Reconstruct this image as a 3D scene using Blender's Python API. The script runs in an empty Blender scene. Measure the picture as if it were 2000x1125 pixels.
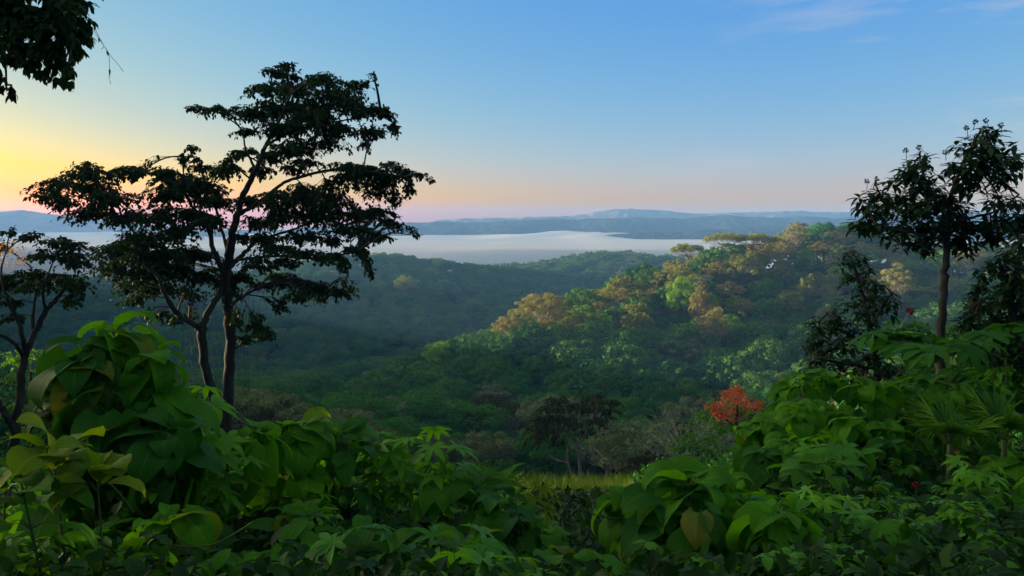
import bpy, math, random
import numpy as np
from mathutils import Vector

# ------------------------------------------------------------------ camera, sky, sun
SC = bpy.context.scene
F, PXW, PXH, HOR = 1455.0, 2000.0, 1125.0, 430.0     # focal length and frame in photo pixels, eye level row
PITCH = math.atan((PXH / 2 - HOR) / F)
cam_data = bpy.data.cameras.new('camera')
cam_data.sensor_width = 36.0
cam_data.lens = 36.0 * F / PXW
cam_data.clip_start = 0.05
cam_data.clip_end = 20000
cam = bpy.data.objects.new('camera', cam_data)
SC.collection.objects.link(cam)
cam.location = (0, 0, 0)
cam.rotation_euler = (math.pi / 2 - PITCH, 0, 0)
SC.camera = cam

SUN_EL, SUN_AZ = math.radians(6.0), math.radians(-72.0)   # azimuth clockwise from +Y (view direction)
world = bpy.data.worlds.new('World')
SC.world = world
world.use_nodes = True
wt = world.node_tree
wt.nodes.clear()
w_out = wt.nodes.new('ShaderNodeOutputWorld')
w_bg = wt.nodes.new('ShaderNodeBackground')
w_bg.inputs['Strength'].default_value = 0.14
w_sky = wt.nodes.new('ShaderNodeTexSky')
w_sky.sky_type = 'NISHITA'
w_sky.sun_disc = False
w_sky.sun_elevation = SUN_EL
w_sky.sun_rotation = SUN_AZ
w_sky.altitude = 300
w_sky.air_density = 1.0
w_sky.dust_density = 0.6
w_sky.ozone_density = 2.0
# thin high cirrus, a soft stretched noise on the sky directions
w_tc = wt.nodes.new('ShaderNodeTexCoord')
w_map = wt.nodes.new('ShaderNodeMapping')
w_map.inputs['Scale'].default_value = (1.6, 1.6, 9.0)
w_map.inputs['Rotation'].default_value = (0.0, 0.12, 0.3)
w_noise = wt.nodes.new('ShaderNodeTexNoise')
w_noise.inputs['Scale'].default_value = 2.2
w_noise.inputs['Detail'].default_value = 7
w_noise.inputs['Roughness'].default_value = 0.62
w_ramp = wt.nodes.new('ShaderNodeValToRGB')
w_ramp.color_ramp.elements[0].position = 0.52
w_ramp.color_ramp.elements[1].position = 0.80
w_ramp.color_ramp.elements[1].color = (0.75, 0.75, 0.75, 1)
w_cl = wt.nodes.new('ShaderNodeMixRGB')
w_cl.blend_type = 'MIX'
w_cl.inputs['Color2'].default_value = (1.7, 1.6, 1.65, 1)
wt.links.new(w_tc.outputs['Generated'], w_map.inputs['Vector'])
wt.links.new(w_map.outputs['Vector'], w_noise.inputs['Vector'])
wt.links.new(w_noise.outputs['Fac'], w_ramp.inputs['Fac'])
w_sx = wt.nodes.new('ShaderNodeSeparateXYZ')
wt.links.new(w_tc.outputs['Generated'], w_sx.inputs[0])
w_mask = wt.nodes.new('ShaderNodeMapRange')
w_mask.inputs['From Min'].default_value = 0.12; w_mask.inputs['From Max'].default_value = 0.5
wt.links.new(w_sx.outputs[0], w_mask.inputs['Value'])
w_mm = wt.nodes.new('ShaderNodeMath'); w_mm.operation = 'MULTIPLY'
wt.links.new(w_ramp.outputs['Color'], w_mm.inputs[0]); wt.links.new(w_mask.outputs[0], w_mm.inputs[1])
wt.links.new(w_mm.outputs[0], w_cl.inputs['Fac'])
# the photograph's film response on the sky: per-channel power and gain of the Nishita colour
w_sep = wt.nodes.new('ShaderNodeSeparateColor')
w_com = wt.nodes.new('ShaderNodeCombineColor')
wt.links.new(w_sky.outputs['Color'], w_sep.inputs[0])
SKY_K = 0.14 * 2 ** 1.5
def w_math(op, a, b):
    n = wt.nodes.new('ShaderNodeMath'); n.operation = op
    for i, v in enumerate((a, b)):
        if hasattr(v, 'is_output'): wt.links.new(v, n.inputs[i])
        else: n.inputs[i].default_value = v
    return n.outputs[0]
w_r, w_g, w_b = [w_math('MAXIMUM', w_math('MULTIPLY', w_sep.outputs[i], 0.14), 0.008) for i in range(3)]
w_warm = w_math('DIVIDE', w_math('MULTIPLY', w_r, w_r), w_b)
w_fr = w_math('MINIMUM', w_math('MULTIPLY', w_math('MULTIPLY', w_math('POWER', w_r, 1.42), 2.5), w_math('ADD', 0.98, w_math('MULTIPLY', w_warm, 0.2))), 3.0)
w_fg = w_math('MINIMUM', w_math('MULTIPLY', w_math('MULTIPLY', w_math('POWER', w_g, 0.81), 1.23), w_math('ADD', w_math('MAXIMUM', w_math('SUBTRACT', 1.055, w_math('MULTIPLY', w_warm, 0.27)), 0.55), w_math('MULTIPLY', w_math('MAXIMUM', w_math('SUBTRACT', w_r, 0.36), 0.0), 0.85))), 2.2)
w_fb = w_math('MAXIMUM', w_math('SUBTRACT', 0.79, w_math('MULTIPLY', w_warm, 0.70)), 0.18)
for i, v in enumerate((w_fr, w_fg, w_fb)):
    wt.links.new(w_math('DIVIDE', v, SKY_K), w_com.inputs[i])
wt.links.new(w_com.outputs[0], w_cl.inputs['Color1'])
# added fill: the unseen high sky blends to a set colour, lighting the shade
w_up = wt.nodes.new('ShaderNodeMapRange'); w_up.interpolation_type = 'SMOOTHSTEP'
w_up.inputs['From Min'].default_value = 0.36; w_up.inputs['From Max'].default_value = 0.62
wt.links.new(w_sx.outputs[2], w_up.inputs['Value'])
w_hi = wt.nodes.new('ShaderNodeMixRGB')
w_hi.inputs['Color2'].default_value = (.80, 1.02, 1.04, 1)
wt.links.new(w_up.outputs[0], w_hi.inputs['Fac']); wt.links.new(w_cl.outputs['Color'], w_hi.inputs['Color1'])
# extra glow added to the sky round the sun, unseen, for soft side light
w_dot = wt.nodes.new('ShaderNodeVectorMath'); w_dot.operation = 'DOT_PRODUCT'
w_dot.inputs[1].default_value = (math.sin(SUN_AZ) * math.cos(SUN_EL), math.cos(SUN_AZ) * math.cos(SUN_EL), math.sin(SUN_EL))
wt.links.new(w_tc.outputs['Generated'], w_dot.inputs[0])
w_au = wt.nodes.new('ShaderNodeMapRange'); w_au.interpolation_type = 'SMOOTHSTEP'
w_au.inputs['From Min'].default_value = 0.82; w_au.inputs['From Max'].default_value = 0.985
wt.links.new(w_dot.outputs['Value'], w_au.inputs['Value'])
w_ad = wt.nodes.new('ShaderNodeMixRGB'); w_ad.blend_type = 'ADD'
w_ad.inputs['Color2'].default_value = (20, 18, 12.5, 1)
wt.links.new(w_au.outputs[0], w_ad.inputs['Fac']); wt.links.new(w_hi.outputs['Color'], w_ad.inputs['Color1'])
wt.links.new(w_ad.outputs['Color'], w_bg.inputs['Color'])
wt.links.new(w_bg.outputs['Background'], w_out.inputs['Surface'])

sun_dir = Vector((math.sin(SUN_AZ) * math.cos(SUN_EL), math.cos(SUN_AZ) * math.cos(SUN_EL), math.sin(SUN_EL)))
sl = bpy.data.lights.new('sun', 'SUN')
sl.energy = 5.0
sl.angle = math.radians(0.5)
sl.color = (1.0, 0.81, 0.50)
sun = bpy.data.objects.new('sun', sl)
SC.collection.objects.link(sun)
sun.rotation_euler = sun_dir.to_track_quat('Z', 'Y').to_euler()

SC.view_settings.view_transform = 'Standard'
SC.view_settings.look = 'None'
SC.view_settings.exposure = 1.5
SC.view_settings.gamma = 1.0
SC.render.engine = 'CYCLES'
cy = SC.cycles
cy.max_bounces = 7
cy.diffuse_bounces = 3
cy.glossy_bounces = 2
cy.transmission_bounces = 4
cy.transparent_max_bounces = 4
cy.volume_bounces = 1
cy.use_denoising = True
cy.sample_clamp_indirect = 6

# ------------------------------------------------------------------ helpers
CP, SP = math.cos(PITCH), math.sin(PITCH)
def at(px, py, d):
    """the point of the place that the photo shows at pixel (px, py), d metres ahead"""
    a, b = (px - PXW / 2) / F, (PXH / 2 - py) / F
    x, y, z = a, CP + b * SP, -SP + b * CP
    k = d / y
    return np.array((x * k, d, z * k))

def proj(p):
    p = np.asarray(p, float)
    f = p[..., 1] * CP - p[..., 2] * SP
    u = p[..., 1] * SP + p[..., 2] * CP
    f = np.where(f < 0.05, 0.05, f)
    return PXW / 2 + F * p[..., 0] / f, PXH / 2 - F * u / f

def link(o):
    SC.collection.objects.link(o)
    return o

def tag(o, label=None, cat=None, group=None, kind=None):
    if label: o['label'] = label
    if cat: o['category'] = cat
    if group: o['group'] = group
    if kind: o['kind'] = kind
    return o

def empty(name, loc, rz=0.0, scale=1.0):
    o = bpy.data.objects.new(name, None)
    o.empty_display_size = 0.3
    o.location = tuple(loc)
    o.rotation_euler = (0, 0, rz)
    o.scale = (scale,) * 3
    return link(o)

class MB:
    """collects vertices and faces of one mesh"""
    def __init__(self):
        self.v, self.f, self.uv, self.t, self.n = [], [], [], [], 0
    def add(self, v, faces, uv=None, tint=None, mat=0):
        v = np.asarray(v, np.float32).reshape(-1, 3)
        self.v.append(v)
        self.uv.append(np.zeros((len(v), 2), np.float32) if uv is None else np.asarray(uv, np.float32).reshape(-1, 2))
        self.t.append(np.full(len(v), 0.5, np.float32) if tint is None else np.asarray(tint, np.float32).reshape(-1))
        for fa in (faces if isinstance(faces, list) else [faces]):
            fa = np.asarray(fa, np.int64)
            self.f.append((fa + self.n, mat))
        self.n += len(v)
    def mesh(self, name, mats, smooth=True):
        me = bpy.data.meshes.new(name)
        V = np.concatenate(self.v)
        me.vertices.add(len(V))
        me.vertices.foreach_set('co', V.ravel())
        idx = np.concatenate([f.ravel() for f, _ in self.f]).astype(np.int32)
        tot = np.concatenate([np.full(len(f), f.shape[1], np.int32) for f, _ in self.f])
        mi = np.concatenate([np.full(len(f), m, np.int32) for f, m in self.f])
        st = np.concatenate([[0], np.cumsum(tot)[:-1]]).astype(np.int32)
        me.loops.add(len(idx))
        me.loops.foreach_set('vertex_index', idx)
        me.polygons.add(len(tot))
        me.polygons.foreach_set('loop_start', st)
        me.polygons.foreach_set('material_index', mi)
        me.polygons.foreach_set('use_smooth', np.full(len(tot), smooth))
        uvl = me.uv_layers.new(name='UVMap')
        uvl.data.foreach_set('uv', np.concatenate(self.uv)[idx].ravel())
        at_ = me.attributes.new('tint', 'FLOAT', 'POINT')
        at_.data.foreach_set('value', np.concatenate(self.t))
        for m in (mats if isinstance(mats, (list, tuple)) else [mats]):
            me.materials.append(m)
        me.update(calc_edges=True)
        me.validate()
        return me
    def obj(self, name, mats, parent=None, smooth=True):
        o = bpy.data.objects.new(name, self.mesh(name, mats, smooth))
        if parent is not None: o.parent = parent
        return link(o)

def unit(v):
    v = np.asarray(v, float)
    return v / np.maximum(np.linalg.norm(v, axis=-1, keepdims=True), 1e-9)

def smoothline(pts, rad, n=5):
    """Catmull-Rom through the points, radii interpolated"""
    P = np.asarray(pts, float); R = np.asarray(rad, float)
    if len(P) < 3: n = max(n, 3)
    Q = np.vstack([2 * P[0] - P[1], P, 2 * P[-1] - P[-2]])
    out, ro = [], []
    for i in range(len(P) - 1):
        p0, p1, p2, p3 = Q[i:i + 4]
        for k in range(n):
            t = k / n
            out.append(0.5 * (2 * p1 + (p2 - p0) * t + (2 * p0 - 5 * p1 + 4 * p2 - p3) * t * t + (3 * p1 - p0 - 3 * p2 + p3) * t ** 3))
            ro.append(R[i] * (1 - t) + R[i + 1] * t)
    out.append(P[-1]); ro.append(R[-1])
    return np.array(out), np.array(ro)

def tube(mb, P, R, n=6, mat=0, rng=None, bump=0.0):
    P = np.asarray(P, float); R = np.asarray(R, float)
    T = unit(np.gradient(P, axis=0))
    ref = np.array((0.31, 0.83, 0.46)) if abs(T[0][2]) > 0.6 else np.array((0, 0, 1.0))
    A = unit(np.cross(T, ref)); B = np.cross(T, A)
    ang = np.arange(n) * 2 * math.pi / n
    rr = R[:, None] * np.ones((1, n))
    if rng is not None and bump: rr = rr * (1 + bump * rng.standard_normal(rr.shape))
    V = P[:, None, :] + rr[..., None] * (np.cos(ang)[None, :, None] * A[:, None, :] + np.sin(ang)[None, :, None] * B[:, None, :])
    m = len(P)
    i, j = np.meshgrid(np.arange(m - 1), np.arange(n), indexing='ij')
    a = i * n + j; b = i * n + (j + 1) % n
    q = np.stack([a, b, b + n, a + n], -1).reshape(-1, 4)
    L = np.concatenate([[0], np.cumsum(np.linalg.norm(np.diff(P, axis=0), axis=1))])
    uv = np.stack([np.repeat(L, n), np.tile(ang / 6.283, m)], -1)
    V = np.vstack([V.reshape(-1, 3), P[-1] + T[-1] * R[-1]])
    uv = np.vstack([uv, [[L[-1], 0]]])
    tip = np.stack([np.arange(n) + (m - 1) * n, (np.arange(n) + 1) % n + (m - 1) * n, np.full(n, m * n)], -1)
    mb.add(V, [q, tip], uv, mat=mat)

def tubes(mb, P0, P1, P2, r0, r1, mat=0):
    """many thin three-sided twigs at once, each a bent line P0-P1-P2 (N,3)"""
    N = len(P0)
    if N == 0: return
    T = unit(P2 - P0)
    A = unit(np.cross(T, np.array((0.3, 0.5, 0.81)))); B = np.cross(T, A)
    rows = []
    for P, r in ((P0, r0), (P1, (r0 + r1) / 2), (P2, r1)):
        for a in (0, 2.094, 4.189):
            rows.append(P + r * (math.cos(a) * A + math.sin(a) * B))
    V = np.stack(rows, 1).reshape(-1, 3)
    q = []
    for i in range(2):
        for j in range(3):
            q.append((i * 3 + j, i * 3 + (j + 1) % 3, i * 3 + 3 + (j + 1) % 3, i * 3 + 3 + j))
    q = (np.array(q)[None] + (np.arange(N) * 9)[:, None, None]).reshape(-1, 4)
    mb.add(V, q, mat=mat)

def leaf_template(wu, ww, rows=6, cols=4, fold=0.18, droop=1.0, lobes=0.0, wave=0.0, start=0.0, seed=0):
    """one leaf of length 1 along +x: widths ww at wu, folded along its midrib, bent down over its length; returns verts, quads, uv"""
    r = np.random.default_rng(seed)
    u = np.linspace(0, 1, rows + 1)
    w = np.interp(u, wu, ww)
    ang = start - droop * u ** 1.2
    step = 1.0 / rows
    cx = np.concatenate([[0], np.cumsum(np.cos(ang[:-1]) * step)])
    cz = np.concatenate([[0], np.cumsum(np.sin(ang[:-1]) * step)])
    s = np.linspace(-1, 1, cols + 1)
    V = np.zeros((rows + 1, cols + 1, 3)); UV = np.zeros((rows + 1, cols + 1, 2))
    for k in range(rows + 1):
        wob = wave * r.standard_normal(cols + 1)
        y = s * w[k]
        lift = fold * np.abs(y) + wob * np.abs(s)
        back = lobes * np.abs(s) ** 1.5 * max(0, 1 - u[k] / 0.25)
        V[k, :, 0] = cx[k] - back - np.sin(ang[k]) * lift
        V[k, :, 1] = y
        V[k, :, 2] = cz[k] + np.cos(ang[k]) * lift
        UV[k, :, 0] = u[k]; UV[k, :, 1] = 0.5 + 0.5 * s
    n = cols + 1
    i, j = np.meshgrid(np.arange(rows), np.arange(cols), indexing='ij')
    a = i * n + j
    q = np.stack([a, a + 1, a + n + 1, a + n], -1).reshape(-1, 4)
    return V.reshape(-1, 3), q, UV.reshape(-1, 2)

OVATE = ([0, .1, .25, .45, .65, .85, 1], [.02, .14, .25, .28, .22, .1, .0])
HEART = ([0, .08, .2, .35, .5, .65, .8, .92, 1], [.17, .31, .37, .37, .33, .26, .16, .065, .0])
LANCE = ([0, .15, .4, .7, 1], [.02, .10, .16, .11, .0])
PADDLE = ([0, .15, .4, .7, .9, 1], [.04, .2, .32, .3, .16, .0])
T_TREE = [leaf_template(*OVATE, rows=3, cols=2, fold=.3, droop=d, seed=i) for i, d in enumerate((.4, .9, 1.3))]
T_LANCE = [leaf_template(LANCE[0], [.02, .13, .2, .13, .0], rows=3, cols=2, fold=.3, droop=d, seed=i) for i, d in enumerate((.3, .6, 1.0))]
T_HEART = [leaf_template(*HEART, rows=8, cols=6, fold=f, droop=d, lobes=.16, wave=.012, start=.5, seed=i) for i, (d, f) in enumerate(((1.3, .1), (1.8, .25), (2.1, .4), (1.5, -.1), (2.3, .05)))]
T_OVAL = [leaf_template(*OVATE, rows=6, cols=4, fold=f, droop=d, wave=.008, start=.4, seed=i) for i, (d, f) in enumerate(((.8, .2), (1.2, .35), (1.6, .1)))]
T_PADDLE = [leaf_template(*PADDLE, rows=8, cols=4, fold=f, droop=d, wave=.012, start=.5, seed=i) for i, (d, f) in enumerate(((.9, .2), (1.4, .3), (1.8, .15)))]
T_FLET = [leaf_template(*LANCE, rows=4, cols=2, fold=.3, droop=d, start=.1, seed=i) for i, d in enumerate((.4, .8, 1.2))]
T_QUAD = [(np.array([(0, 0, 0), (.5, -.38, .1), (1, 0, -.08), (.5, .38, .1)], float), np.array([(0, 1, 2, 3)]), np.array([(0, .5), (.5, 0), (1, .5), (.5, 1)], float))]

def leaves(mb, pos, axis, up, size, templates, rng, mat=0, tint=None):
    """N leaves at pos, growing along axis, upper side towards up"""
    pos = np.asarray(pos, float)
    N = len(pos)
    if N == 0: return
    X = unit(axis)
    Z = np.asarray(up, float) - (np.sum(np.asarray(up, float) * X, -1, keepdims=True)) * X
    Z = unit(np.where(np.linalg.norm(Z, axis=-1, keepdims=True) < 1e-3, np.array((.3, .4, .5)), Z))
    Y = np.cross(Z, X)
    size = np.broadcast_to(np.asarray(size, float), (N,))
    which = rng.integers(0, len(templates), N)
    tint = rng.random(N) if tint is None else np.broadcast_to(tint, (N,))
    for t, (T, q, uv) in enumerate(templates):
        m = which == t
        k = int(m.sum())
        if not k: continue
        L = T[None] * size[m][:, None, None]
        V = pos[m][:, None] + L[..., 0:1] * X[m][:, None] + L[..., 1:2] * Y[m][:, None] + L[..., 2:3] * Z[m][:, None]
        Q = (q[None] + (np.arange(k) * len(T))[:, None, None]).reshape(-1, q.shape[1])
        mb.add(V.reshape(-1, 3), Q, np.tile(uv, (k, 1)), np.repeat(tint[m], len(T)), mat)

def sphere_dirs(rng, n):
    return unit(rng.standard_normal((n, 3)))

# ------------------------------------------------------------------ materials
def nodes_of(name):
    m = bpy.data.materials.new(name)
    m.use_nodes = True
    nt = m.node_tree
    nt.nodes.clear()
    return m, nt, nt.nodes.new('ShaderNodeOutputMaterial')

def mixc(nt, fac, a, b, mode='MIX'):
    n = nt.nodes.new('ShaderNodeMixRGB'); n.blend_type = mode
    for sock, v in ((n.inputs['Fac'], fac), (n.inputs['Color1'], a), (n.inputs['Color2'], b)):
        if hasattr(v, 'is_output'): nt.links.new(v, sock)
        elif isinstance(v, (int, float)): sock.default_value = v
        else: sock.default_value = (*v, 1)
    return n.outputs['Color']

def maths(nt, op, a, b=0.0, c=None):
    n = nt.nodes.new('ShaderNodeMath'); n.operation = op
    for i, v in enumerate((a, b) if c is None else (a, b, c)):
        if hasattr(v, 'is_output'): nt.links.new(v, n.inputs[i])
        else: n.inputs[i].default_value = v
    return n.outputs[0]

def leaf_mat(name, ca, cb, trans=0.3, tcol=None, rough=0.5, spec=0.3, veins=0.0, per_object=0.0, oc=None):
    """leaf blade: colour varies from leaf to leaf between ca and cb, light shines through it"""
    m, nt, out = nodes_of(name)
    at_ = nt.nodes.new('ShaderNodeAttribute'); at_.attribute_name = 'tint'
    col = mixc(nt, at_.outputs['Fac'], ca, cb)
    if veins:
        col = mixc(nt, maths(nt, 'MULTIPLY', maths(nt, 'GREATER_THAN', at_.outputs['Fac'], 0.972), 0.8), col, (.22, .17, .02))
    if per_object:
        oi = nt.nodes.new('ShaderNodeObjectInfo')
        col = mixc(nt, maths(nt, 'MULTIPLY', oi.outputs['Random'], per_object), col, oc or (cb[0] * 1.6, cb[1] * 1.2, cb[2]))
    p = nt.nodes.new('ShaderNodeBsdfPrincipled')
    p.inputs['Roughness'].default_value = rough
    p.inputs['Specular IOR Level'].default_value = spec
    if veins:
        tc = nt.nodes.new('ShaderNodeUVMap')
        sep = nt.nodes.new('ShaderNodeSeparateXYZ'); nt.links.new(tc.outputs['UV'], sep.inputs[0])
        v = maths(nt, 'ABSOLUTE', maths(nt, 'SUBTRACT', sep.outputs[1], 0.5))
        rib = maths(nt, 'SUBTRACT', 1.0, maths(nt, 'SMOOTH_MIN', maths(nt, 'MULTIPLY', v, 22.0), 1.0, 0.2))
        ph = maths(nt, 'SUBTRACT', maths(nt, 'MULTIPLY', sep.outputs[0], 52.0), maths(nt, 'MULTIPLY', v, 42.0))
        side = maths(nt, 'POWER', maths(nt, 'ABSOLUTE', maths(nt, 'SINE', ph)), 0.35)
        side = maths(nt, 'SUBTRACT', 1.0, side)
        vv = maths(nt, 'MAXIMUM', rib, side)
        no = nt.nodes.new('ShaderNodeTexNoise'); no.inputs['Scale'].default_value = 9.0; no.inputs['Detail'].default_value = 4
        g = nt.nodes.new('ShaderNodeTexCoord'); nt.links.new(g.outputs['Object'], no.inputs['Vector'])
        col = mixc(nt, maths(nt, 'MULTIPLY', no.outputs['Fac'], 0.7), col, (ca[0] * .6, ca[1] * .6, ca[2] * .6))
        col = mixc(nt, maths(nt, 'MULTIPLY', vv, veins), col, (cb[0] * 1.8 + .02, cb[1] * 1.5 + .02, cb[2] + .01))
        sp_ = nt.nodes.new('ShaderNodeTexNoise'); sp_.inputs['Scale'].default_value = 26.0; sp_.inputs['Detail'].default_value = 3
        nt.links.new(g.outputs['Object'], sp_.inputs['Vector'])
        col = mixc(nt, maths(nt, 'MULTIPLY', maths(nt, 'GREATER_THAN', sp_.outputs['Fac'], 0.67), 0.75), col, (.10, .075, .018))
        bu = nt.nodes.new('ShaderNodeBump'); bu.inputs['Strength'].default_value = 0.5; bu.inputs['Distance'].default_value = 0.006
        bu.invert = True
        nt.links.new(vv, bu.inputs['Height']); nt.links.new(bu.outputs['Normal'], p.inputs['Normal'])
    nt.links.new(col, p.inputs['Base Color'])
    t = nt.nodes.new('ShaderNodeBsdfTranslucent')
    tc_ = mixc(nt, 1.0, col, tcol or (1.9, 1.7, 0.5), 'MULTIPLY')
    nt.links.new(tc_, t.inputs['Color'])
    mx = nt.nodes.new('ShaderNodeMixShader'); mx.inputs['Fac'].default_value = trans
    nt.links.new(p.outputs[0], mx.inputs[1]); nt.links.new(t.outputs[0], mx.inputs[2])
    nt.links.new(mx.outputs[0], out.inputs['Surface'])
    return m

def rough_mat(name, ca, cb, scale=4.0, rough=0.9, bump=0.4, dist=0.02, stretch=(1, 1, 1), coord='Object', detail=6, r0=.35, r1=.7):
    m, nt, out = nodes_of(name)
    tc = nt.nodes.new('ShaderNodeTexCoord')
    mp = nt.nodes.new('ShaderNodeMapping'); mp.inputs['Scale'].default_value = stretch
    nt.links.new(tc.outputs[coord], mp.inputs['Vector'])
    no = nt.nodes.new('ShaderNodeTexNoise'); no.inputs['Scale'].default_value = scale; no.inputs['Detail'].default_value = detail
    nt.links.new(mp.outputs[0], no.inputs['Vector'])
    rp = nt.nodes.new('ShaderNodeValToRGB')
    rp.color_ramp.elements[0].position = r0; rp.color_ramp.elements[1].position = r1
    rp.color_ramp.elements[0].color = (*ca, 1); rp.color_ramp.elements[1].color = (*cb, 1)
    nt.links.new(no.outputs['Fac'], rp.inputs['Fac'])
    p = nt.nodes.new('ShaderNodeBsdfPrincipled')
    p.inputs['Roughness'].default_value = rough; p.inputs['Specular IOR Level'].default_value = 0.2
    nt.links.new(rp.outputs[0], p.inputs['Base Color'])
    if bump:
        bu = nt.nodes.new('ShaderNodeBump'); bu.inputs['Strength'].default_value = bump; bu.inputs['Distance'].default_value = dist
        nt.links.new(no.outputs['Fac'], bu.inputs['Height']); nt.links.new(bu.outputs[0], p.inputs['Normal'])
    nt.links.new(p.outputs[0], out.inputs['Surface'])
    return m

M = {}
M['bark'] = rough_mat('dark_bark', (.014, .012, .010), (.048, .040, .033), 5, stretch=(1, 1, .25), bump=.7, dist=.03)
M['pale_bark'] = rough_mat('pale_bark', (.16, .14, .11), (.38, .34, .28), 3, stretch=(1, 1, .3), bump=.4)
M['grey_bark'] = rough_mat('grey_bark', (.10, .085, .075), (.24, .20, .17), 3, stretch=(1, 1, .3), bump=.4)
M['stem'] = rough_mat('green_stem', (.03, .06, .015), (.09, .10, .03), 8, bump=.2, dist=.004)
M['twig'] = rough_mat('twig_bark', (.03, .024, .018), (.09, .07, .05), 8, bump=.2, dist=.004)
M['soil'] = rough_mat('forest_floor', (.012, .022, .008), (.05, .06, .02), .35, bump=.8, dist=.6, detail=10)
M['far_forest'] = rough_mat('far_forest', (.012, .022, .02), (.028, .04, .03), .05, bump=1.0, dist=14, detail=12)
M['far_pale'] = rough_mat('far_hazed_slopes', (.13, .12, .115), (.20, .19, .18), .03, bump=1.0, dist=14, detail=12)  # slopes painted pale in place of thicker haze in front of them
M['fog'] = rough_mat('fog_surface', (.60, .57, .57), (.70, .66, .65), .004, rough=1.0, bump=0)
# forest crowns seen from afar
M['dense'] = leaf_mat('dense_forest_leaf', (.022, .10, .013), (.055, .20, .020), .14, rough=.8, spec=.08, per_object=.6, oc=(.075, .15, .02))
M['deep'] = leaf_mat('deep_green_leaf', (.014, .072, .016), (.034, .14, .022), .12, rough=.8, spec=.08, per_object=.5, oc=(.035, .12, .022))
M['bright'] = leaf_mat('bright_green_leaf', (.09, .22, .02), (.17, .30, .03), .35, rough=.8, spec=.08, per_object=.4, oc=(.18, .25, .035))
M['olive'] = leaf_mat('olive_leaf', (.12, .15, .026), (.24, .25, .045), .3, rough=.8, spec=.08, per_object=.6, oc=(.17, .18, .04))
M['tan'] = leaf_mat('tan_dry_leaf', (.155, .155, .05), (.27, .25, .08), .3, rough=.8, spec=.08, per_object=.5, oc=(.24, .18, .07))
M['greygreen'] = leaf_mat('grey_green_leaf', (.08, .12, .055), (.16, .20, .10), .3, rough=.8, spec=.08, per_object=.5, oc=(.12, .13, .07))
M['brown'] = leaf_mat('brown_green_leaf', (.018, .032, .009), (.05, .062, .017), .3, rough=.8, spec=.08, per_object=.4, oc=(.085, .075, .028))
M['pink'] = leaf_mat('pink_blossom', (.35, .18, .14), (.5, .28, .2), .3)
M['orange'] = leaf_mat('orange_blossom', (.48, .065, .012), (.70, .16, .025), .25, tcol=(1.1, 1, .8))
M['red'] = leaf_mat('red_bract', (.16, .012, .012), (.26, .03, .02), .2, tcol=(1.1, 1, 1))
# near foliage
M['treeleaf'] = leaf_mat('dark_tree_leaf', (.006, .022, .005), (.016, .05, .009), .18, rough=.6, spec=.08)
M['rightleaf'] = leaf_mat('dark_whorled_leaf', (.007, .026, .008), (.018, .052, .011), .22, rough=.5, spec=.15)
M['heart'] = leaf_mat('heart_leaf', (.028, .13, .006), (.075, .26, .010), .45, rough=.6, spec=.09, veins=.45, per_object=.6, oc=(.13, .33, .010))
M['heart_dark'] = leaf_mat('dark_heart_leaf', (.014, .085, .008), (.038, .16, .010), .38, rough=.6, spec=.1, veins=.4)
M['oval'] = leaf_mat('oval_leaf', (.022, .11, .007), (.065, .22, .010), .42, rough=.6, spec=.1, veins=.4, per_object=.6, oc=(.11, .29, .010))
M['yellowleaf'] = leaf_mat('yellowing_leaf', (.08, .18, .006), (.18, .25, .008), .42, rough=.6, spec=.08, veins=.4)
M['palmate'] = leaf_mat('palmate_leaf', (.025, .12, .007), (.07, .24, .010), .42, rough=.5, spec=.16, per_object=.6, oc=(.13, .32, .010))
M['herb'] = leaf_mat('herb_leaf', (.025, .11, .008), (.07, .22, .010), .42, rough=.5, spec=.16, per_object=.6, oc=(.12, .30, .012))
M['fan'] = leaf_mat('fan_palm_blade', (.03, .11, .010), (.09, .21, .016), .35, rough=.5, spec=.15)
M['under'] = leaf_mat('undergrowth_leaf', (.006, .022, .004), (.018, .06, .008), .25, rough=.6, spec=.1)  # leaf colour darkened to deepen the shade between the near plants
M['grass'] = leaf_mat('grass_blade', (.05, .12, .010), (.13, .19, .018), .35, rough=.6)
M['steel'] = rough_mat('galvanised_steel', (.2, .2, .2), (.35, .35, .35), 3, rough=.5, bump=0)

# ------------------------------------------------------------------ the terrain
def tps_fit(P, z, lam=0.0006):
    n = len(P)
    d2 = ((P[:, None] - P[None]) ** 2).sum(-1)
    K = 0.5 * d2 * np.log(d2 + 1e-9) + lam * np.eye(n) * 100
    A = np.zeros((n + 3, n + 3)); A[:n, :n] = K
    A[:n, n] = 1; A[:n, n + 1:] = P; A[n, :n] = 1; A[n + 1:, :n] = P.T
    return np.linalg.solve(A, np.concatenate([z, [0, 0, 0]]))

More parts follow.
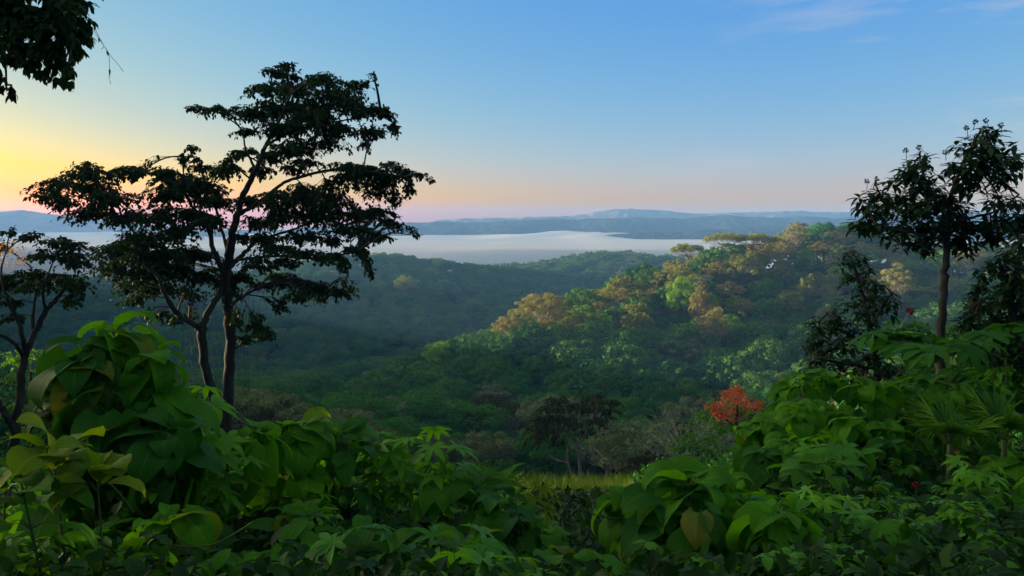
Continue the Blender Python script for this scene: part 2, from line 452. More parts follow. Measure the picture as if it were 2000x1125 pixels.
CTRL = [(0, 0, -1.75), (-6, 0, -1.6), (6, 0, -1.8), (0, 5, -2.95), (-5, 6, -3.0), (6, 8, -3.2), (10, 15, -5.0), (0, 15, -6.2), (0, 30, -11.9), (8, 32, -12.2), (-6, 24, -8.2),
        (-14, 20, -6.6), (18, 26, -8.0), (30, 45, -14), (0, -30, 3), (-30, -20, 4), (30, -20, 2), (40, 20, -3), (60, 60, -14)]
def gp(px, py, d, h):
    p = at(px, py, d); CTRL.append((p[0], p[1], p[2] - h))
for a in ((900, 950, 62, 2), (1250, 930, 75, 5), (600, 880, 90, 6), (300, 860, 90, 5), (1000, 860, 115, 9), (1300, 830, 140, 11), (700, 800, 175, 10), (950, 770, 190, 11), (560, 760, 260, 11), (200, 760, 230, 10),
          (830, 715, 270, 11), (560, 742, 350, 9), (700, 720, 345, 9), (300, 730, 330, 9), (60, 720, 320, 9),
          # right hill: face and crest
          (1100, 715, 212, 13), (1300, 690, 225, 13), (1500, 640, 240, 13), (1500, 750, 190, 12), (1220, 770, 185, 12), (1700, 660, 225, 13), (1950, 660, 180, 12), (1700, 560, 275, 13), (1450, 560, 272, 13),
          (940, 645, 258, 12), (1000, 602, 262, 13), (1100, 568, 272, 13), (1170, 545, 280, 14), (1330, 492, 295, 14), (1450, 478, 305, 14), (1560, 456, 315, 14), (1700, 446, 325, 14), (1900, 486, 310, 13), (2050, 490, 300, 13),
          # behind the crest
          (1000, 700, 350, 12), (1170, 670, 380, 12), (1330, 610, 400, 12), (1560, 570, 430, 12), (1800, 560, 430, 12),
          # left hill
          (700, 640, 440, 9), (500, 645, 430, 9), (300, 650, 430, 9), (900, 640, 440, 9), (640, 560, 540, 9), (860, 560, 540, 9),
          (540, 536, 585, 9), (650, 503, 610, 9), (740, 501, 615, 9), (800, 512, 610, 9), (870, 513, 610, 9), (950, 524, 600, 9), (1040, 560, 590, 9), (1120, 590, 590, 9), (1300, 600, 600, 8), (1700, 590, 600, 8), (300, 552, 590, 9), (100, 552, 590, 9),
          (740, 560, 760, 6), (300, 560, 760, 6),
          # far wooded rise
          (980, 530, 720, 9), (1100, 512, 740, 10), (1200, 504, 730, 10), (1300, 506, 740, 10), (1450, 525, 750, 10), (1800, 540, 750, 8)):
    gp(*a)
CTRL = np.array(CTRL)
TPS = tps_fit(CTRL[:, :2] / 100, CTRL[:, 2])

def sstep(a, b, x):
    t = np.clip((x - a) / (b - a), 0, 1)
    return t * t * (3 - 2 * t)

def vnoise(x, y, seed):
    """smooth value noise"""
    x = np.asarray(x, float); y = np.asarray(y, float)
    xi, yi = np.floor(x).astype(np.int64), np.floor(y).astype(np.int64)
    fx, fy = x - xi, y - yi
    fx, fy = fx * fx * (3 - 2 * fx), fy * fy * (3 - 2 * fy)
    def h(a, b):
        n = (a * 374761393 + b * 668265263 + seed * 974634777) & 0x7fffffff
        n = ((n ^ (n >> 13)) * 1274126177) & 0x7fffffff
        return (n & 0xffff) / 65535.0
    return (h(xi, yi) * (1 - fx) + h(xi + 1, yi) * fx) * (1 - fy) + (h(xi, yi + 1) * (1 - fx) + h(xi + 1, yi + 1) * fx) * fy

RIDGE_Y = [-200, -60, 0, 60, 130, 230, 330, 450, 620, 800, 900]
RIDGE_Z = [0, 2, 3, 6, 4, -4, -13, -17, -8, -10, -50]
def height(x, y):
    x = np.asarray(x, float); y = np.asarray(y, float)
    shp = np.broadcast(x, y).shape
    X = np.broadcast_to(x, shp).ravel(); Y = np.broadcast_to(y, shp).ravel()
    xc, yc = np.clip(X, -520, 420), np.clip(Y, -40, 800)
    P = np.stack([xc, yc], -1) / 100
    z = np.full(len(P), TPS[-3]) + P @ TPS[-2:]
    for i, c in enumerate(CTRL[:, :2] / 100):
        d2 = ((P - c) ** 2).sum(-1)
        z += TPS[i] * 0.5 * d2 * np.log(d2 + 1e-9)
    z = np.clip(z, -95, 25)
    near = sstep(15, 120, np.hypot(X, Y))
    z = z + near * (5.0 * (vnoise(X / 45, Y / 45, 1) - .5) + 2.0 * (vnoise(X / 15, Y / 15, 2) - .5)) + .25 * (vnoise(X / 2.5, Y / 2.5, 3) - .5)
    # unseen forested ridge sunward of the picture's left edge, shaped to shade the view
    s = -(X + 0.70 * np.maximum(Y, 0) + 10)
    crest = np.interp(Y, RIDGE_Y, RIDGE_Z) + 7 * (vnoise(X / 60, Y / 60, 5) - .5)
    r = -95 + (crest + 95) * sstep(-6, 45, s) * (1 - sstep(160, 420, s))
    z = np.maximum(z, np.where(s > -6, r, -1e3))
    far = np.maximum(sstep(790, 900, Y), np.maximum(sstep(520, 900, X), sstep(700, 1000, -X)))
    z = z * (1 - far) + (-75.0) * far
    return z.reshape(shp)

def grid_axis(lo, hi, n, k):
    t = np.linspace(math.asinh(lo / k), math.asinh(hi / k), n)
    return np.sinh(t) * k
gx = grid_axis(-2850, 2850, 260, 22)
gy = np.concatenate([np.linspace(-2850, -320, 10)[:-1], grid_axis(-320, 2850, 290, 22)])
GX, GY = np.meshgrid(gx, gy, indexing='ij')
GZ = height(GX, GY)
mb = MB()
ni, nj = GX.shape
ii, jj = np.meshgrid(np.arange(ni - 1), np.arange(nj - 1), indexing='ij')
aa = ii * nj + jj
mb.add(np.stack([GX, GY, GZ], -1), np.stack([aa, aa + nj, aa + nj + 1, aa + 1], -1).reshape(-1, 4))
tag(mb.obj('ground', M['soil']), 'dark hillside and valley ground under the forest', kind='structure')

def ground(x, y):
    return float(height(np.array([x]), np.array([y]))[0])

# far hills across the fog: real ridges with depth
def far_ridge(name, prof, d, depth, base, seed, amp, label, mat='far_forest'):
    px = np.array([p[0] for p in prof], float); py = np.array([p[1] for p in prof], float)
    mb = MB()
    cols = np.linspace(px[0], px[-1], 360)
    rows = np.linspace(-1, 1, 41)
    V = np.zeros((len(cols), len(rows), 3))
    top = np.array([at(c, np.interp(c, px, py), d)[2] for c in cols])
    cx = (cols - PXW / 2) / F * d
    top = top + 5.0 * (vnoise(cx / 75, cx * 0, seed + 5) - .5) + 2.6 * (vnoise(cx / 24, cx * 0, seed + 6) - .5)
    for j, r in enumerate(rows):
        sh = (1 - abs(r) ** 1.3)
        yy = d + r * depth
        n = vnoise(cx / 130, np.full_like(cx, yy / 130), seed) + .5 * vnoise(cx / 50, np.full_like(cx, yy / 50), seed + 1) + .25 * vnoise(cx / 18, np.full_like(cx, yy / 18), seed + 2) - .87
        V[:, j, 0] = cx
        V[:, j, 1] = yy
        V[:, j, 2] = base + (top - base) * sh + amp * n * (0.25 + .9 * min(1, abs(r) * 3)) * (0.3 + .7 * sh)
    n = len(rows)
    i, j = np.meshgrid(np.arange(len(cols) - 1), np.arange(n - 1), indexing='ij')
    a = i * n + j
    mb.add(V.reshape(-1, 3), np.stack([a, a + n, a + n + 1, a + 1], -1).reshape(-1, 4))
    return tag(mb.obj(name, M[mat]), label, kind='structure')

far_ridge('far_hills', [(350, 452), (560, 448), (700, 440), (800, 434), (880, 431), (960, 433), (1020, 431), (1100, 427), (1180, 425), (1260, 427), (1330, 428), (1400, 421), (1470, 423), (1560, 424), (1700, 423), (1850, 426), (2050, 424), (2400, 430)],
          1900, 320, -80, 11, 14, 'low wooded hills across the fog')
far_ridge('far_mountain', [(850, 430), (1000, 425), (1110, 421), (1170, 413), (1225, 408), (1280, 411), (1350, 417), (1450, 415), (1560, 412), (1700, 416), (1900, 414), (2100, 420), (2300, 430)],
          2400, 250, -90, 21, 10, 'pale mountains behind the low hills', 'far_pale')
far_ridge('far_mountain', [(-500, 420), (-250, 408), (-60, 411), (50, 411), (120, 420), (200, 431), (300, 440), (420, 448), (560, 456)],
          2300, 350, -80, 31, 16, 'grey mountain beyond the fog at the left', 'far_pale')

far_ridge('far_hills', [(1080, 475), (1150, 466), (1195, 458), (1240, 455), (1300, 453), (1380, 449), (1480, 447), (1600, 446), (1750, 448), (1900, 446), (2100, 450), (2300, 460)],
          1480, 150, -70, 51, 7, 'dark low spur of the far hills reaching into the fog')
# the bank of valley fog
mb = MB()
fx = np.linspace(-2600, 2600, 160); fy = np.linspace(770, 2400, 120)
FX, FY = np.meshgrid(fx, fy, indexing='ij')
n1 = vnoise(FX / 300, FY / 160, 41); n2 = vnoise(FX / 90, FY / 60, 42); n3 = vnoise(FX / 30, FY / 25, 43)
FZ = -37 + 5.0 * (n1 - .5) + 2.4 * (n2 - .5) + 1.0 * (n3 - .5)
n4 = vnoise(FX / 140, FY / 200, 44); FZ += (1 - sstep(150, 420, FX)) * sstep(1350, 1600, FY) * (13 * np.maximum(n4 - .45, 0) + 5 * (n2 - .5) + 2 * (n3 - .5))
FZ -= 40 * (1 - sstep(770, 960, FY + 90 * (n1 - .5)))
bul = np.exp(-(((FX - 150) / 190) ** 2 + ((FY - 1560) / 90) ** 2)); FZ += 8 * bul * (.4 + 1.0 * n2)
i, j = np.meshgrid(np.arange(len(fx) - 1), np.arange(len(fy) - 1), indexing='ij')
a = i * len(fy) + j
mb.add(np.stack([FX, FY, FZ], -1), np.stack([a, a + len(fy), a + len(fy) + 1, a + 1], -1).reshape(-1, 4))
def fog_mat():
    m, nt, out = nodes_of('fog_bank')
    tc = nt.nodes.new('ShaderNodeTexCoord')
    mp = nt.nodes.new('ShaderNodeMapping'); mp.inputs['Scale'].default_value = (.0018, .012, .01)
    no = nt.nodes.new('ShaderNodeTexNoise'); no.inputs['Scale'].default_value = 1.0; no.inputs['Detail'].default_value = 5
    nt.links.new(tc.outputs['Object'], mp.inputs[0]); nt.links.new(mp.outputs[0], no.inputs['Vector'])
    d = nt.nodes.new('ShaderNodeBsdfDiffuse')
    nt.links.new(mixc(nt, no.outputs['Fac'], (.50, .475, .48), (.62, .58, .575)), d.inputs['Color'])
    sx = nt.nodes.new('ShaderNodeSeparateXYZ'); nt.links.new(tc.outputs['Object'], sx.inputs[0])
    y = maths(nt, 'ADD', sx.outputs[1], maths(nt, 'MULTIPLY', maths(nt, 'SUBTRACT', no.outputs['Fac'], .5), 350.0))
    mr = nt.nodes.new('ShaderNodeMapRange'); mr.interpolation_type = 'SMOOTHSTEP'
    mr.inputs['From Min'].default_value = 780; mr.inputs['From Max'].default_value = 1000; mr.inputs['To Min'].default_value = .68
    nt.links.new(y, mr.inputs['Value'])
    tr = nt.nodes.new('ShaderNodeBsdfTransparent')
    mx = nt.nodes.new('ShaderNodeMixShader')
    nt.links.new(mr.outputs[0], mx.inputs['Fac']); nt.links.new(tr.outputs[0], mx.inputs[1]); nt.links.new(d.outputs[0], mx.inputs[2])
    nt.links.new(mx.outputs[0], out.inputs['Surface'])
    return m
M['fog'] = fog_mat()
tag(mb.obj('fog', M['fog']), 'white bank of morning fog filling the far valley', 'fog', kind='stuff')

# the air: one even haze round everything
HAZE_DENS, HAZE_COL = 2.9e-4, (.21, .44, .90)
m, nt, out = nodes_of('haze_air')
pv = nt.nodes.new('ShaderNodeVolumePrincipled')
pv.inputs['Color'].default_value = (*HAZE_COL, 1)
pv.inputs['Density'].default_value = HAZE_DENS
pv.inputs['Anisotropy'].default_value = 0.0
nt.links.new(pv.outputs[0], out.inputs['Volume'])
M['haze'] = m
mb = MB()
x0, x1, y0, y1, z0, z1 = -2900, 2900, -2900, 2900, -97, 42
mb.add([(x0, y0, z0), (x1, y0, z0), (x1, y1, z0), (x0, y1, z0), (x0, y0, z1), (x1, y0, z1), (x1, y1, z1), (x0, y1, z1)],
       np.array([(0, 3, 2, 1), (4, 5, 6, 7), (0, 1, 5, 4), (1, 2, 6, 5), (2, 3, 7, 6), (3, 0, 4, 7)]))
tag(mb.obj('haze', M['haze'], smooth=False), 'thin blue morning haze over the valley', 'haze', kind='stuff')

# ------------------------------------------------------------------ trees whose limbs the photograph shows
def build_tree(name, loc, depth, trunks, limbs, pads, leaf_len, leaf_m, bark, templates, label, cat='tree', group=None, dens=1.0, seed=1,
               droop=.55, spread=.55, whorl=False, extra=None, accent='pink', twig_r=.012, limb_name='limb'):
    """trunks and limbs: lists of (px, py, width px, depth offset m); pads: (px, py, rx, ry[, depth offset]) leafy sprays"""
    rng = np.random.default_rng(seed)
    root = empty(name, loc)
    base = np.array(loc, float)
    k = depth / F
    pts = []
    def line(L, mbx, n=8):
        P = np.array([at(p[0], p[1], depth + (p[3] if len(p) > 3 else 0)) for p in L]) - base
        R = np.array([max(p[2] * k * .5, .008) for p in L])
        P, R = smoothline(P, R, 6)
        P[1:-1] += rng.standard_normal(P[1:-1].shape) * R[1:-1, None] * .18
        tube(mbx, P, R, n, rng=rng, bump=.05)
        pts.extend(P)
        return P, R
    mbt = MB()
    for L in trunks: line(L, mbt, 10)
    mbt.obj('trunk', M[bark], root)
    for L in limbs:
        b = MB(); line(L, b, 7); b.obj(limb_name, M[bark], root)
    pts = np.array(pts)
    cr = MB()
    for pd in pads:
        cx, cy, rx, ry = pd[:4]
        dd = pd[4] if len(pd) > 4 else rng.uniform(-1, 1) * spread * depth * .1
        c = at(cx, cy, depth + dd) - base
        ax = np.array((rx * k * (1.0 if whorl else 1.3), max(rx, ry) * k * .9, ry * k * (.9 if whorl else 1.05)))
        q = pts[np.argmin(((pts - c) * np.array((1, .6, 1.4))) @ np.ones(3) * 0 + np.sum(((pts - c) * np.array((1, .6, 1.3))) ** 2, -1))]
        m1 = (q + c) / 2 + np.array((0, 0, .12)) * np.linalg.norm(q - c) + rng.standard_normal(3) * .03
        bl = max(np.linalg.norm(q - c), .05)
        P, R = smoothline([q, m1, c - np.array((0, 0, .25)) * ax[2]], [min(.010 + .012 * bl, .06), .008 + .008 * bl, .008], 5)
        tube(cr, P, R, 5, mat=1)
        nt_ = max(3, int(dens * rx * ry / 40))
        d = sphere_dirs(rng, nt_); rad = rng.random(nt_) ** .45
        d[:, 2] = d[:, 2] * .9
        tip = c + d * rad[:, None] * ax
        tip[:, 2] -= (np.hypot(d[:, 0], d[:, 1]) * rad) ** 2 * ax[2] * .35
        s = P[rng.integers(len(P) // 3, len(P), nt_)]
        mid = s * .5 + tip * .5 + np.array((0, 0, .18)) * np.linalg.norm(tip - s, axis=1)[:, None]
        tubes(cr, s, mid, tip, twig_r, twig_r * .35, mat=1)
        if whorl:
            nl = 9
            for a_ in range(nl):
                an = rng.random(nt_) * 6.283
                pit = rng.uniform(-.75, .5, nt_)
                axd = np.stack([np.cos(an) * np.cos(pit), np.sin(an) * np.cos(pit), np.sin(pit)], -1)
                leaves(cr, tip + axd * leaf_len * .08 - np.array((0, 0, 1)) * rng.random((nt_, 1)) * leaf_len * .7, axd, np.tile((0, 0, 1.0), (nt_, 1)), leaf_len * rng.uniform(.7, 1.15, nt_), templates, rng)
        else:
            nl = 10
            for a_ in range(nl):
                t = rng.uniform(.35, 1.05, nt_)[:, None]
                p = (1 - t) ** 2 * s + 2 * t * (1 - t) * (2 * mid - .5 * s - .5 * tip) + t * t * tip
                dirv = unit(tip - s) * .6 + sphere_dirs(rng, nt_) * .8
                dirv[:, 2] = dirv[:, 2] * .6 - droop * rng.uniform(.3, 1.3, nt_)
                up = np.tile((0, 0, 1.0), (nt_, 1)) + sphere_dirs(rng, nt_) * .5
                leaves(cr, p, dirv, up, leaf_len * rng.uniform(.65, 1.2, nt_), templates, rng)
    if extra: extra(cr, base, rng, k)
    cr.obj('crown', [M[leaf_m], M['twig'], M[accent]], root)
    tag(root, label, cat, group)
    return root

D1 = 24.0
BIG_TRUNK = [
    [(437, 905, 30, 0), (441, 865, 26, 0), (444, 800, 22, 0), (450, 700, 20, 0), (446, 600, 20, 0), (441, 545, 19, .1), (448, 500, 18, .2), (456, 455, 15, .3), (472, 391, 12, .4), (500, 333, 10, .5), (518, 288, 8, .4), (543, 240, 6, .3), (568, 185, 4, .3)],
    [(436, 835, 18, 0), (415, 775, 17, -.3), (401, 715, 17, -.6), (394, 655, 17, -.8), (393, 640, 18, -.8)]]
BIG_LIMBS = [
    [(393, 645, 14, -.8), (377, 634, 11, -.9), (345, 612, 10, -1.2), (322, 575, 9, -1.5), (308, 540, 7, -1.6), (280, 515, 5, -1.8)],
    [(393, 645, 14, -.8), (405, 612, 13, -.6), (422, 585, 12, -.3), (433, 555, 12, -.1), (436, 530, 12, -.2), (418, 492, 10, -.5), (408, 450, 8, -.7), (380, 410, 5, -.8), (355, 365, 4, -.9)],
    [(444, 525, 12, .1), (462, 508, 10, .5), (480, 492, 9, .9), (505, 470, 7, 1.2), (560, 452, 5, 1.6), (620, 430, 4, 1.9)],
    [(470, 418, 9, .4), (517, 387, 7, 0), (550, 360, 6, -.3), (585, 346, 6, -.6), (650, 332, 5, -1.0), (720, 335, 4, -1.2), (790, 345, 2.5, -1.3)],
    [(500, 333, 6, .5), (480, 290, 4, 1.0), (470, 250, 3, 1.4), (430, 222, 2.5, 1.6)],
    [(520, 285, 6, .4), (560, 262, 5, .9), (620, 245, 4, 1.5), (690, 232, 3, 1.8), (740, 228, 2.2, 1.9), (768, 240, 1.5, 1.9)],
    [(436, 530, 8, -.2), (400, 520, 7, .6), (330, 500, 6, 1.4), (265, 455, 5, 2.0), (215, 410, 4, 2.2), (130, 375, 3, 2.3)],
    [(448, 500, 7, .2), (430, 440, 6, 1.0), (420, 400, 5, 1.4), (395, 340, 4, 1.6), (375, 300, 2, 1.7)],
    [(446, 600, 7, 0), (490, 570, 5, -.8), (560, 545, 4, -1.2), (640, 560, 3, -1.4)],
    [(460, 508, 6, .5), (540, 500, 5, -.4), (620, 505, 4, -.8), (700, 490, 2.5, -1.0)],
    [(448, 690, 5, 0), (480, 665, 4, .6), (510, 650, 3, .9)]]
BIG_PADS = [
    (560, 128, 20, 13), (552, 145, 36, 14), (515, 178, 38, 18), (575, 178, 55, 24), (640, 165, 38, 18), (695, 162, 34, 12), (520, 135, 12, 7), (725, 157, 10, 6),
    (430, 220, 34, 11), (388, 214, 26, 7), (364, 211, 8, 5), (485, 222, 40, 18), (545, 215, 60, 26), (610, 215, 60, 28), (480, 258, 32, 12), (560, 255, 60, 22), (680, 215, 40, 22), (725, 215, 38, 20, 1.7), (755, 222, 26, 14, 1.8),
    (768, 250, 14, 22, 1.9), (730, 255, 35, 16), (660, 258, 50, 18), (715, 285, 14, 14), (640, 285, 45, 14), (590, 295, 45, 18), (560, 290, 40, 16), (655, 190, 60, 22), (610, 240, 60, 20),
    (535, 310, 32, 18), (510, 335, 26, 16), (480, 298, 24, 12), (600, 318, 34, 11), (575, 330, 26, 12),
    (373, 292, 14, 10), (362, 310, 14, 16), (383, 312, 10, 12), (395, 328, 25, 12),
    (165, 325, 18, 10), (160, 342, 42, 20), (105, 368, 46, 17), (85, 385, 30, 14), (120, 400, 36, 15), (185, 368, 50, 26), (235, 345, 36, 16), (265, 340, 20, 10), (215, 395, 55, 24), (165, 425, 48, 18), (240, 425, 55, 24),
    (315, 335, 30, 14), (345, 355, 48, 24), (330, 385, 50, 24), (390, 365, 50, 28), (430, 335, 36, 20), (445, 312, 22, 10), (420, 395, 45, 24), (370, 425, 50, 24), (300, 430, 48, 24), (280, 465, 55, 22), (410, 435, 45, 20), (340, 465, 45, 20),
    (675, 330, 40, 16), (720, 340, 42, 18), (765, 348, 44, 18), (700, 365, 40, 16), (745, 380, 38, 18), (795, 345, 22, 10), (820, 342, 16, 6), (838, 352, 9, 5), (798, 372, 12, 16), (660, 355, 22, 12), (775, 395, 20, 14),
    (490, 390, 30, 18), (545, 395, 45, 20), (600, 392, 55, 24), (650, 405, 48, 24), (700, 418, 42, 20), (740, 415, 36, 18), (765, 440, 24, 14), (795, 448, 20, 9), (818, 460, 10, 6), (620, 430, 55, 20), (560, 430, 48, 20), (680, 445, 45, 16), (735, 460, 28, 14),
    (500, 435, 40, 20), (520, 465, 40, 16), (470, 465, 26, 14), (600, 460, 45, 16), (650, 470, 34, 12), (715, 478, 16, 14), (712, 505, 14, 18), (725, 535, 10, 18), (690, 485, 20, 12),
    (230, 495, 55, 22), (300, 500, 60, 24), (355, 495, 50, 26), (220, 528, 50, 22), (285, 540, 58, 24), (250, 568, 46, 18), (340, 535, 50, 24), (395, 545, 40, 22), (400, 500, 34, 20), (310, 570, 46, 14), (375, 580, 30, 14), (440, 568, 34, 20), (470, 545, 36, 18), (255, 590, 22, 10),
    (540, 490, 44, 14), (590, 497, 40, 13), (640, 505, 34, 14), (665, 520, 20, 12), (560, 515, 28, 12), (500, 520, 34, 15),
    (560, 552, 46, 15), (610, 565, 42, 16), (650, 575, 34, 13), (685, 570, 22, 8), (580, 585, 34, 12), (548, 605, 15, 13), (620, 590, 30, 8), (520, 560, 28, 12),
    (498, 645, 26, 14), (520, 662, 20, 12), (478, 660, 22, 12), (460, 630, 16, 14), (500, 620, 22, 10), (310, 622, 26, 7), (335, 630, 20, 8), (280, 615, 14, 6), (375, 620, 16, 10)]
p = at(437, 905, D1)
big_loc = (p[0], p[1], min(p[2], ground(p[0], p[1])))
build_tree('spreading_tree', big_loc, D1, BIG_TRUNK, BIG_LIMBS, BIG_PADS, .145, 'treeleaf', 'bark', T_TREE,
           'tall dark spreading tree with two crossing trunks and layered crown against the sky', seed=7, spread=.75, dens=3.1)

D2 = 20.0
p = at(18, 905, D2)
def pink_sprays(cr, base, rng, k):
    n = 160
    P = np.array([at(rng.uniform(-5, 50), rng.uniform(470, 520), D2 + rng.uniform(-.4, .4)) for _ in range(n)]) - base
    leaves(cr, P, sphere_dirs(rng, n), sphere_dirs(rng, n), .07, T_TREE, rng, mat=2)
build_tree('forked_tree', (p[0], p[1], min(p[2], ground(p[0], p[1]))), D2,
           [[(18, 915, 19, 0), (30, 850, 17, 0), (38, 780, 15, 0), (46, 710, 14, .1), (52, 685, 13, .1), (68, 650, 11, .2), (90, 608, 10, .3), (112, 582, 8, .4), (130, 560, 5, .5)],
            [(32, 848, 15, 0), (10, 808, 13, -.3), (-6, 780, 12, -.5), (-20, 740, 10, -.6)]],
           [[(48, 690, 10, .1), (40, 640, 8, -.2), (22, 602, 7, -.4), (10, 570, 5, -.6), (2, 530, 4, -.7), (12, 490, 2, -.7)],
            [(46, 700, 9, .1), (30, 672, 7, -.5), (0, 654, 6, -1), (-40, 650, 5, -1.2)],
            [(66, 652, 8, .2), (64, 610, 6, .6), (70, 570, 4, .8), (60, 520, 3, .9)],
            [(90, 608, 6, .3), (84, 570, 5, 0), (100, 520, 3, -.3), (120, 480, 2, -.4)]],
           [(25, 452, 26, 10), (60, 462, 34, 12), (110, 472, 40, 16), (150, 482, 36, 16), (95, 500, 50, 18), (150, 515, 42, 20), (60, 540, 50, 18), (20, 560, 45, 18), (100, 548, 48, 20), (145, 558, 36, 20), (60, 565, 40, 16), (10, 590, 28, 14), (140, 590, 22, 18), (152, 575, 14, 22), (-20, 480, 30, 20), (-40, 560, 40, 30), (20, 620, 22, 12)],
           .13, 'treeleaf', 'bark', T_TREE, 'leaning tree with bare forked grey limbs at the far left edge', seed=11, dens=1.7, spread=.5, extra=pink_sprays)

D3 = 8.0
p = at(-420, 520, D3); p[2] = ground(p[0], p[1]) - .1
build_tree('overhanging_tree', p, D3,
           [[(-420, 1050, 60, 0), (-425, 700, 54, 0), (-400, 400, 50, 0), (-390, 100, 44, .2), (-380, -200, 34, .4)]],
           [[(-392, 130, 30, .2), (-300, 20, 22, .1), (-180, -30, 18, 0), (-60, 0, 14, 0), (20, 30, 9, 0), (90, 45, 6, 0), (140, 40, 4, 0)],
            [(-60, 0, 10, 0), (-10, 60, 7, .2), (10, 120, 5, .3), (12, 175, 3, .3)],
            [(-180, -30, 10, 0), (-60, -60, 8, .4), (60, -40, 6, .6), (140, -10, 4, .7)]],
           [(20, 15, 60, 30), (80, 15, 60, 35), (135, 8, 42, 30), (160, 35, 26, 26), (40, 55, 50, 28), (95, 60, 55, 30), (140, 65, 34, 26), (165, 75, 18, 22), (60, 95, 50, 26), (105, 105, 40, 26), (140, 100, 26, 20), (30, 110, 30, 18), (75, 135, 28, 16), (110, 142, 26, 16), (130, 150, 10, 10), (12, 175, 16, 12), (2, 150, 14, 14), (-10, 80, 40, 40), (-40, 30, 50, 40), (100, -30, 80, 30), (20, -30, 70, 30), (-100, 0, 60, 50)],
           .115, 'treeleaf', 'bark', T_LANCE + T_TREE, 'near leafy branch hanging into the top left corner of the sky', seed=13, dens=.6, droop=.9, spread=.9, twig_r=.005)

D4 = 15.0
p = at(1826, 850, D4)
def buds(cr, base, rng, k):
    for (x, y) in ((1905, 238), (1926, 236), (1888, 250), (1795, 288), (1769, 294), (1712, 350), (1693, 354), (1846, 297), (1955, 244)):
        c = at(x, y, D4 + rng.uniform(-.3, .3)) - base
        n = 26
        d = sphere_dirs(rng, n)
        leaves(cr, c + d * .02, d, sphere_dirs(rng, n), .05, T_TREE, rng)
        b = at(x + rng.uniform(-6, 6), y + 16, D4) - base
        tube(cr, *smoothline([b, (b + c) / 2 + .01, c], [.007, .006, .005], 3), 4, mat=1)
build_tree('tall_bare_stemmed_tree', (p[0], p[1], min(p[2], ground(p[0], p[1]))), D4,
           [[(1824, 860, 26, 0), (1830, 780, 22, 0), (1836, 690, 18, 0), (1840, 610, 14, 0), (1845, 540, 13, 0), (1849, 480, 12, 0), (1853, 420, 10, 0), (1862, 370, 8, 0), (1885, 310, 6, .1), (1915, 255, 4, .1)]],
           [[(1852, 430, 7, 0), (1825, 390, 6, -.4), (1805, 345, 4, -.5), (1795, 300, 3, -.5)],
            [(1850, 460, 7, 0), (1790, 430, 5, .4), (1735, 400, 4, .6), (1710, 362, 3, .7)],
            [(1852, 440, 7, 0), (1900, 425, 5, -.5), (1950, 410, 4, -.8), (1990, 380, 3, -1)],
            [(1862, 370, 6, 0), (1920, 340, 4, .6), (1970, 310, 3, .8)],
            [(1850, 470, 6, 0), (1780, 455, 4, -.6), (1710, 440, 3, -1.0)]],
           [(1925, 252, 32, 12), (1900, 275, 34, 16), (1940, 285, 40, 20), (1965, 305, 34, 16), (1990, 312, 16, 12), (1895, 310, 40, 22), (1935, 325, 36, 18), (1870, 330, 24, 16), (1955, 345, 20, 12), (1905, 350, 34, 16), (1955, 375, 8, 9),
            (1795, 305, 26, 13), (1790, 330, 38, 16), (1765, 350, 30, 13), (1810, 355, 40, 18), (1770, 380, 46, 16), (1705, 368, 24, 12), (1690, 390, 26, 13), (1735, 400, 44, 16), (1705, 425, 36, 14), (1690, 440, 12, 6),
            (1800, 400, 50, 20), (1845, 385, 34, 20), (1870, 400, 40, 22), (1850, 430, 46, 20), (1780, 435, 50, 18), (1740, 440, 36, 16), (1890, 435, 36, 18), (1820, 462, 46, 16), (1770, 462, 34, 12), (1880, 465, 34, 14), (1925, 425, 30, 16), (1960, 420, 36, 18), (1985, 390, 24, 14), (1975, 440, 34, 18), (1935, 455, 30, 14), (2010, 420, 30, 30), (1812, 480, 14, 6), (1885, 485, 16, 6), (1930, 390, 16, 10)],
           .26, 'rightleaf', 'bark', T_LANCE, 'slim tree with one bare straight stem and a whorled leafy top at the right', seed=17, dens=.8, spread=.5, whorl=True, extra=buds, twig_r=.007)

D5 = 13.0
p = at(1720, 800, D5)
build_tree('shrubby_tree', (p[0], p[1], min(p[2], ground(p[0], p[1]))), D5,
           [[(1715, 820, 18, 0), (1712, 720, 14, 0), (1700, 640, 10, 0), (1680, 560, 7, 0), (1662, 500, 4, 0)]],
           [[(1708, 680, 7, 0), (1650, 650, 5, .3), (1600, 630, 3, .5)], [(1700, 640, 6, 0), (1730, 590, 4, -.3), (1745, 570, 3, -.4)], [(1712, 720, 6, 0), (1650, 710, 5, -.4), (1590, 700, 3, -.6)]],
           [(1660, 488, 22, 10), (1668, 508, 32, 14), (1690, 498, 18, 10), (1665, 535, 36, 16), (1700, 545, 30, 14), (1690, 570, 42, 16), (1725, 565, 24, 12), (1745, 580, 12, 8), (1660, 585, 26, 12), (1710, 595, 34, 14), (1680, 610, 34, 14),
            (1625, 610, 30, 16), (1600, 630, 34, 18), (1645, 640, 36, 18), (1700, 640, 40, 20), (1590, 660, 34, 18), (1640, 670, 44, 20), (1600, 695, 40, 20), (1655, 705, 44, 22), (1705, 690, 40, 22), (1580, 715, 30, 16), (1630, 735, 40, 16), (1690, 740, 44, 18), (1740, 660, 26, 18), (1745, 720, 30, 20)],
           .19, 'rightleaf', 'bark', T_LANCE, 'dark glossy bushy tree rising left of the slim straight stem', cat='tree', seed=19, dens=.6, spread=.6, whorl=True, twig_r=.006)

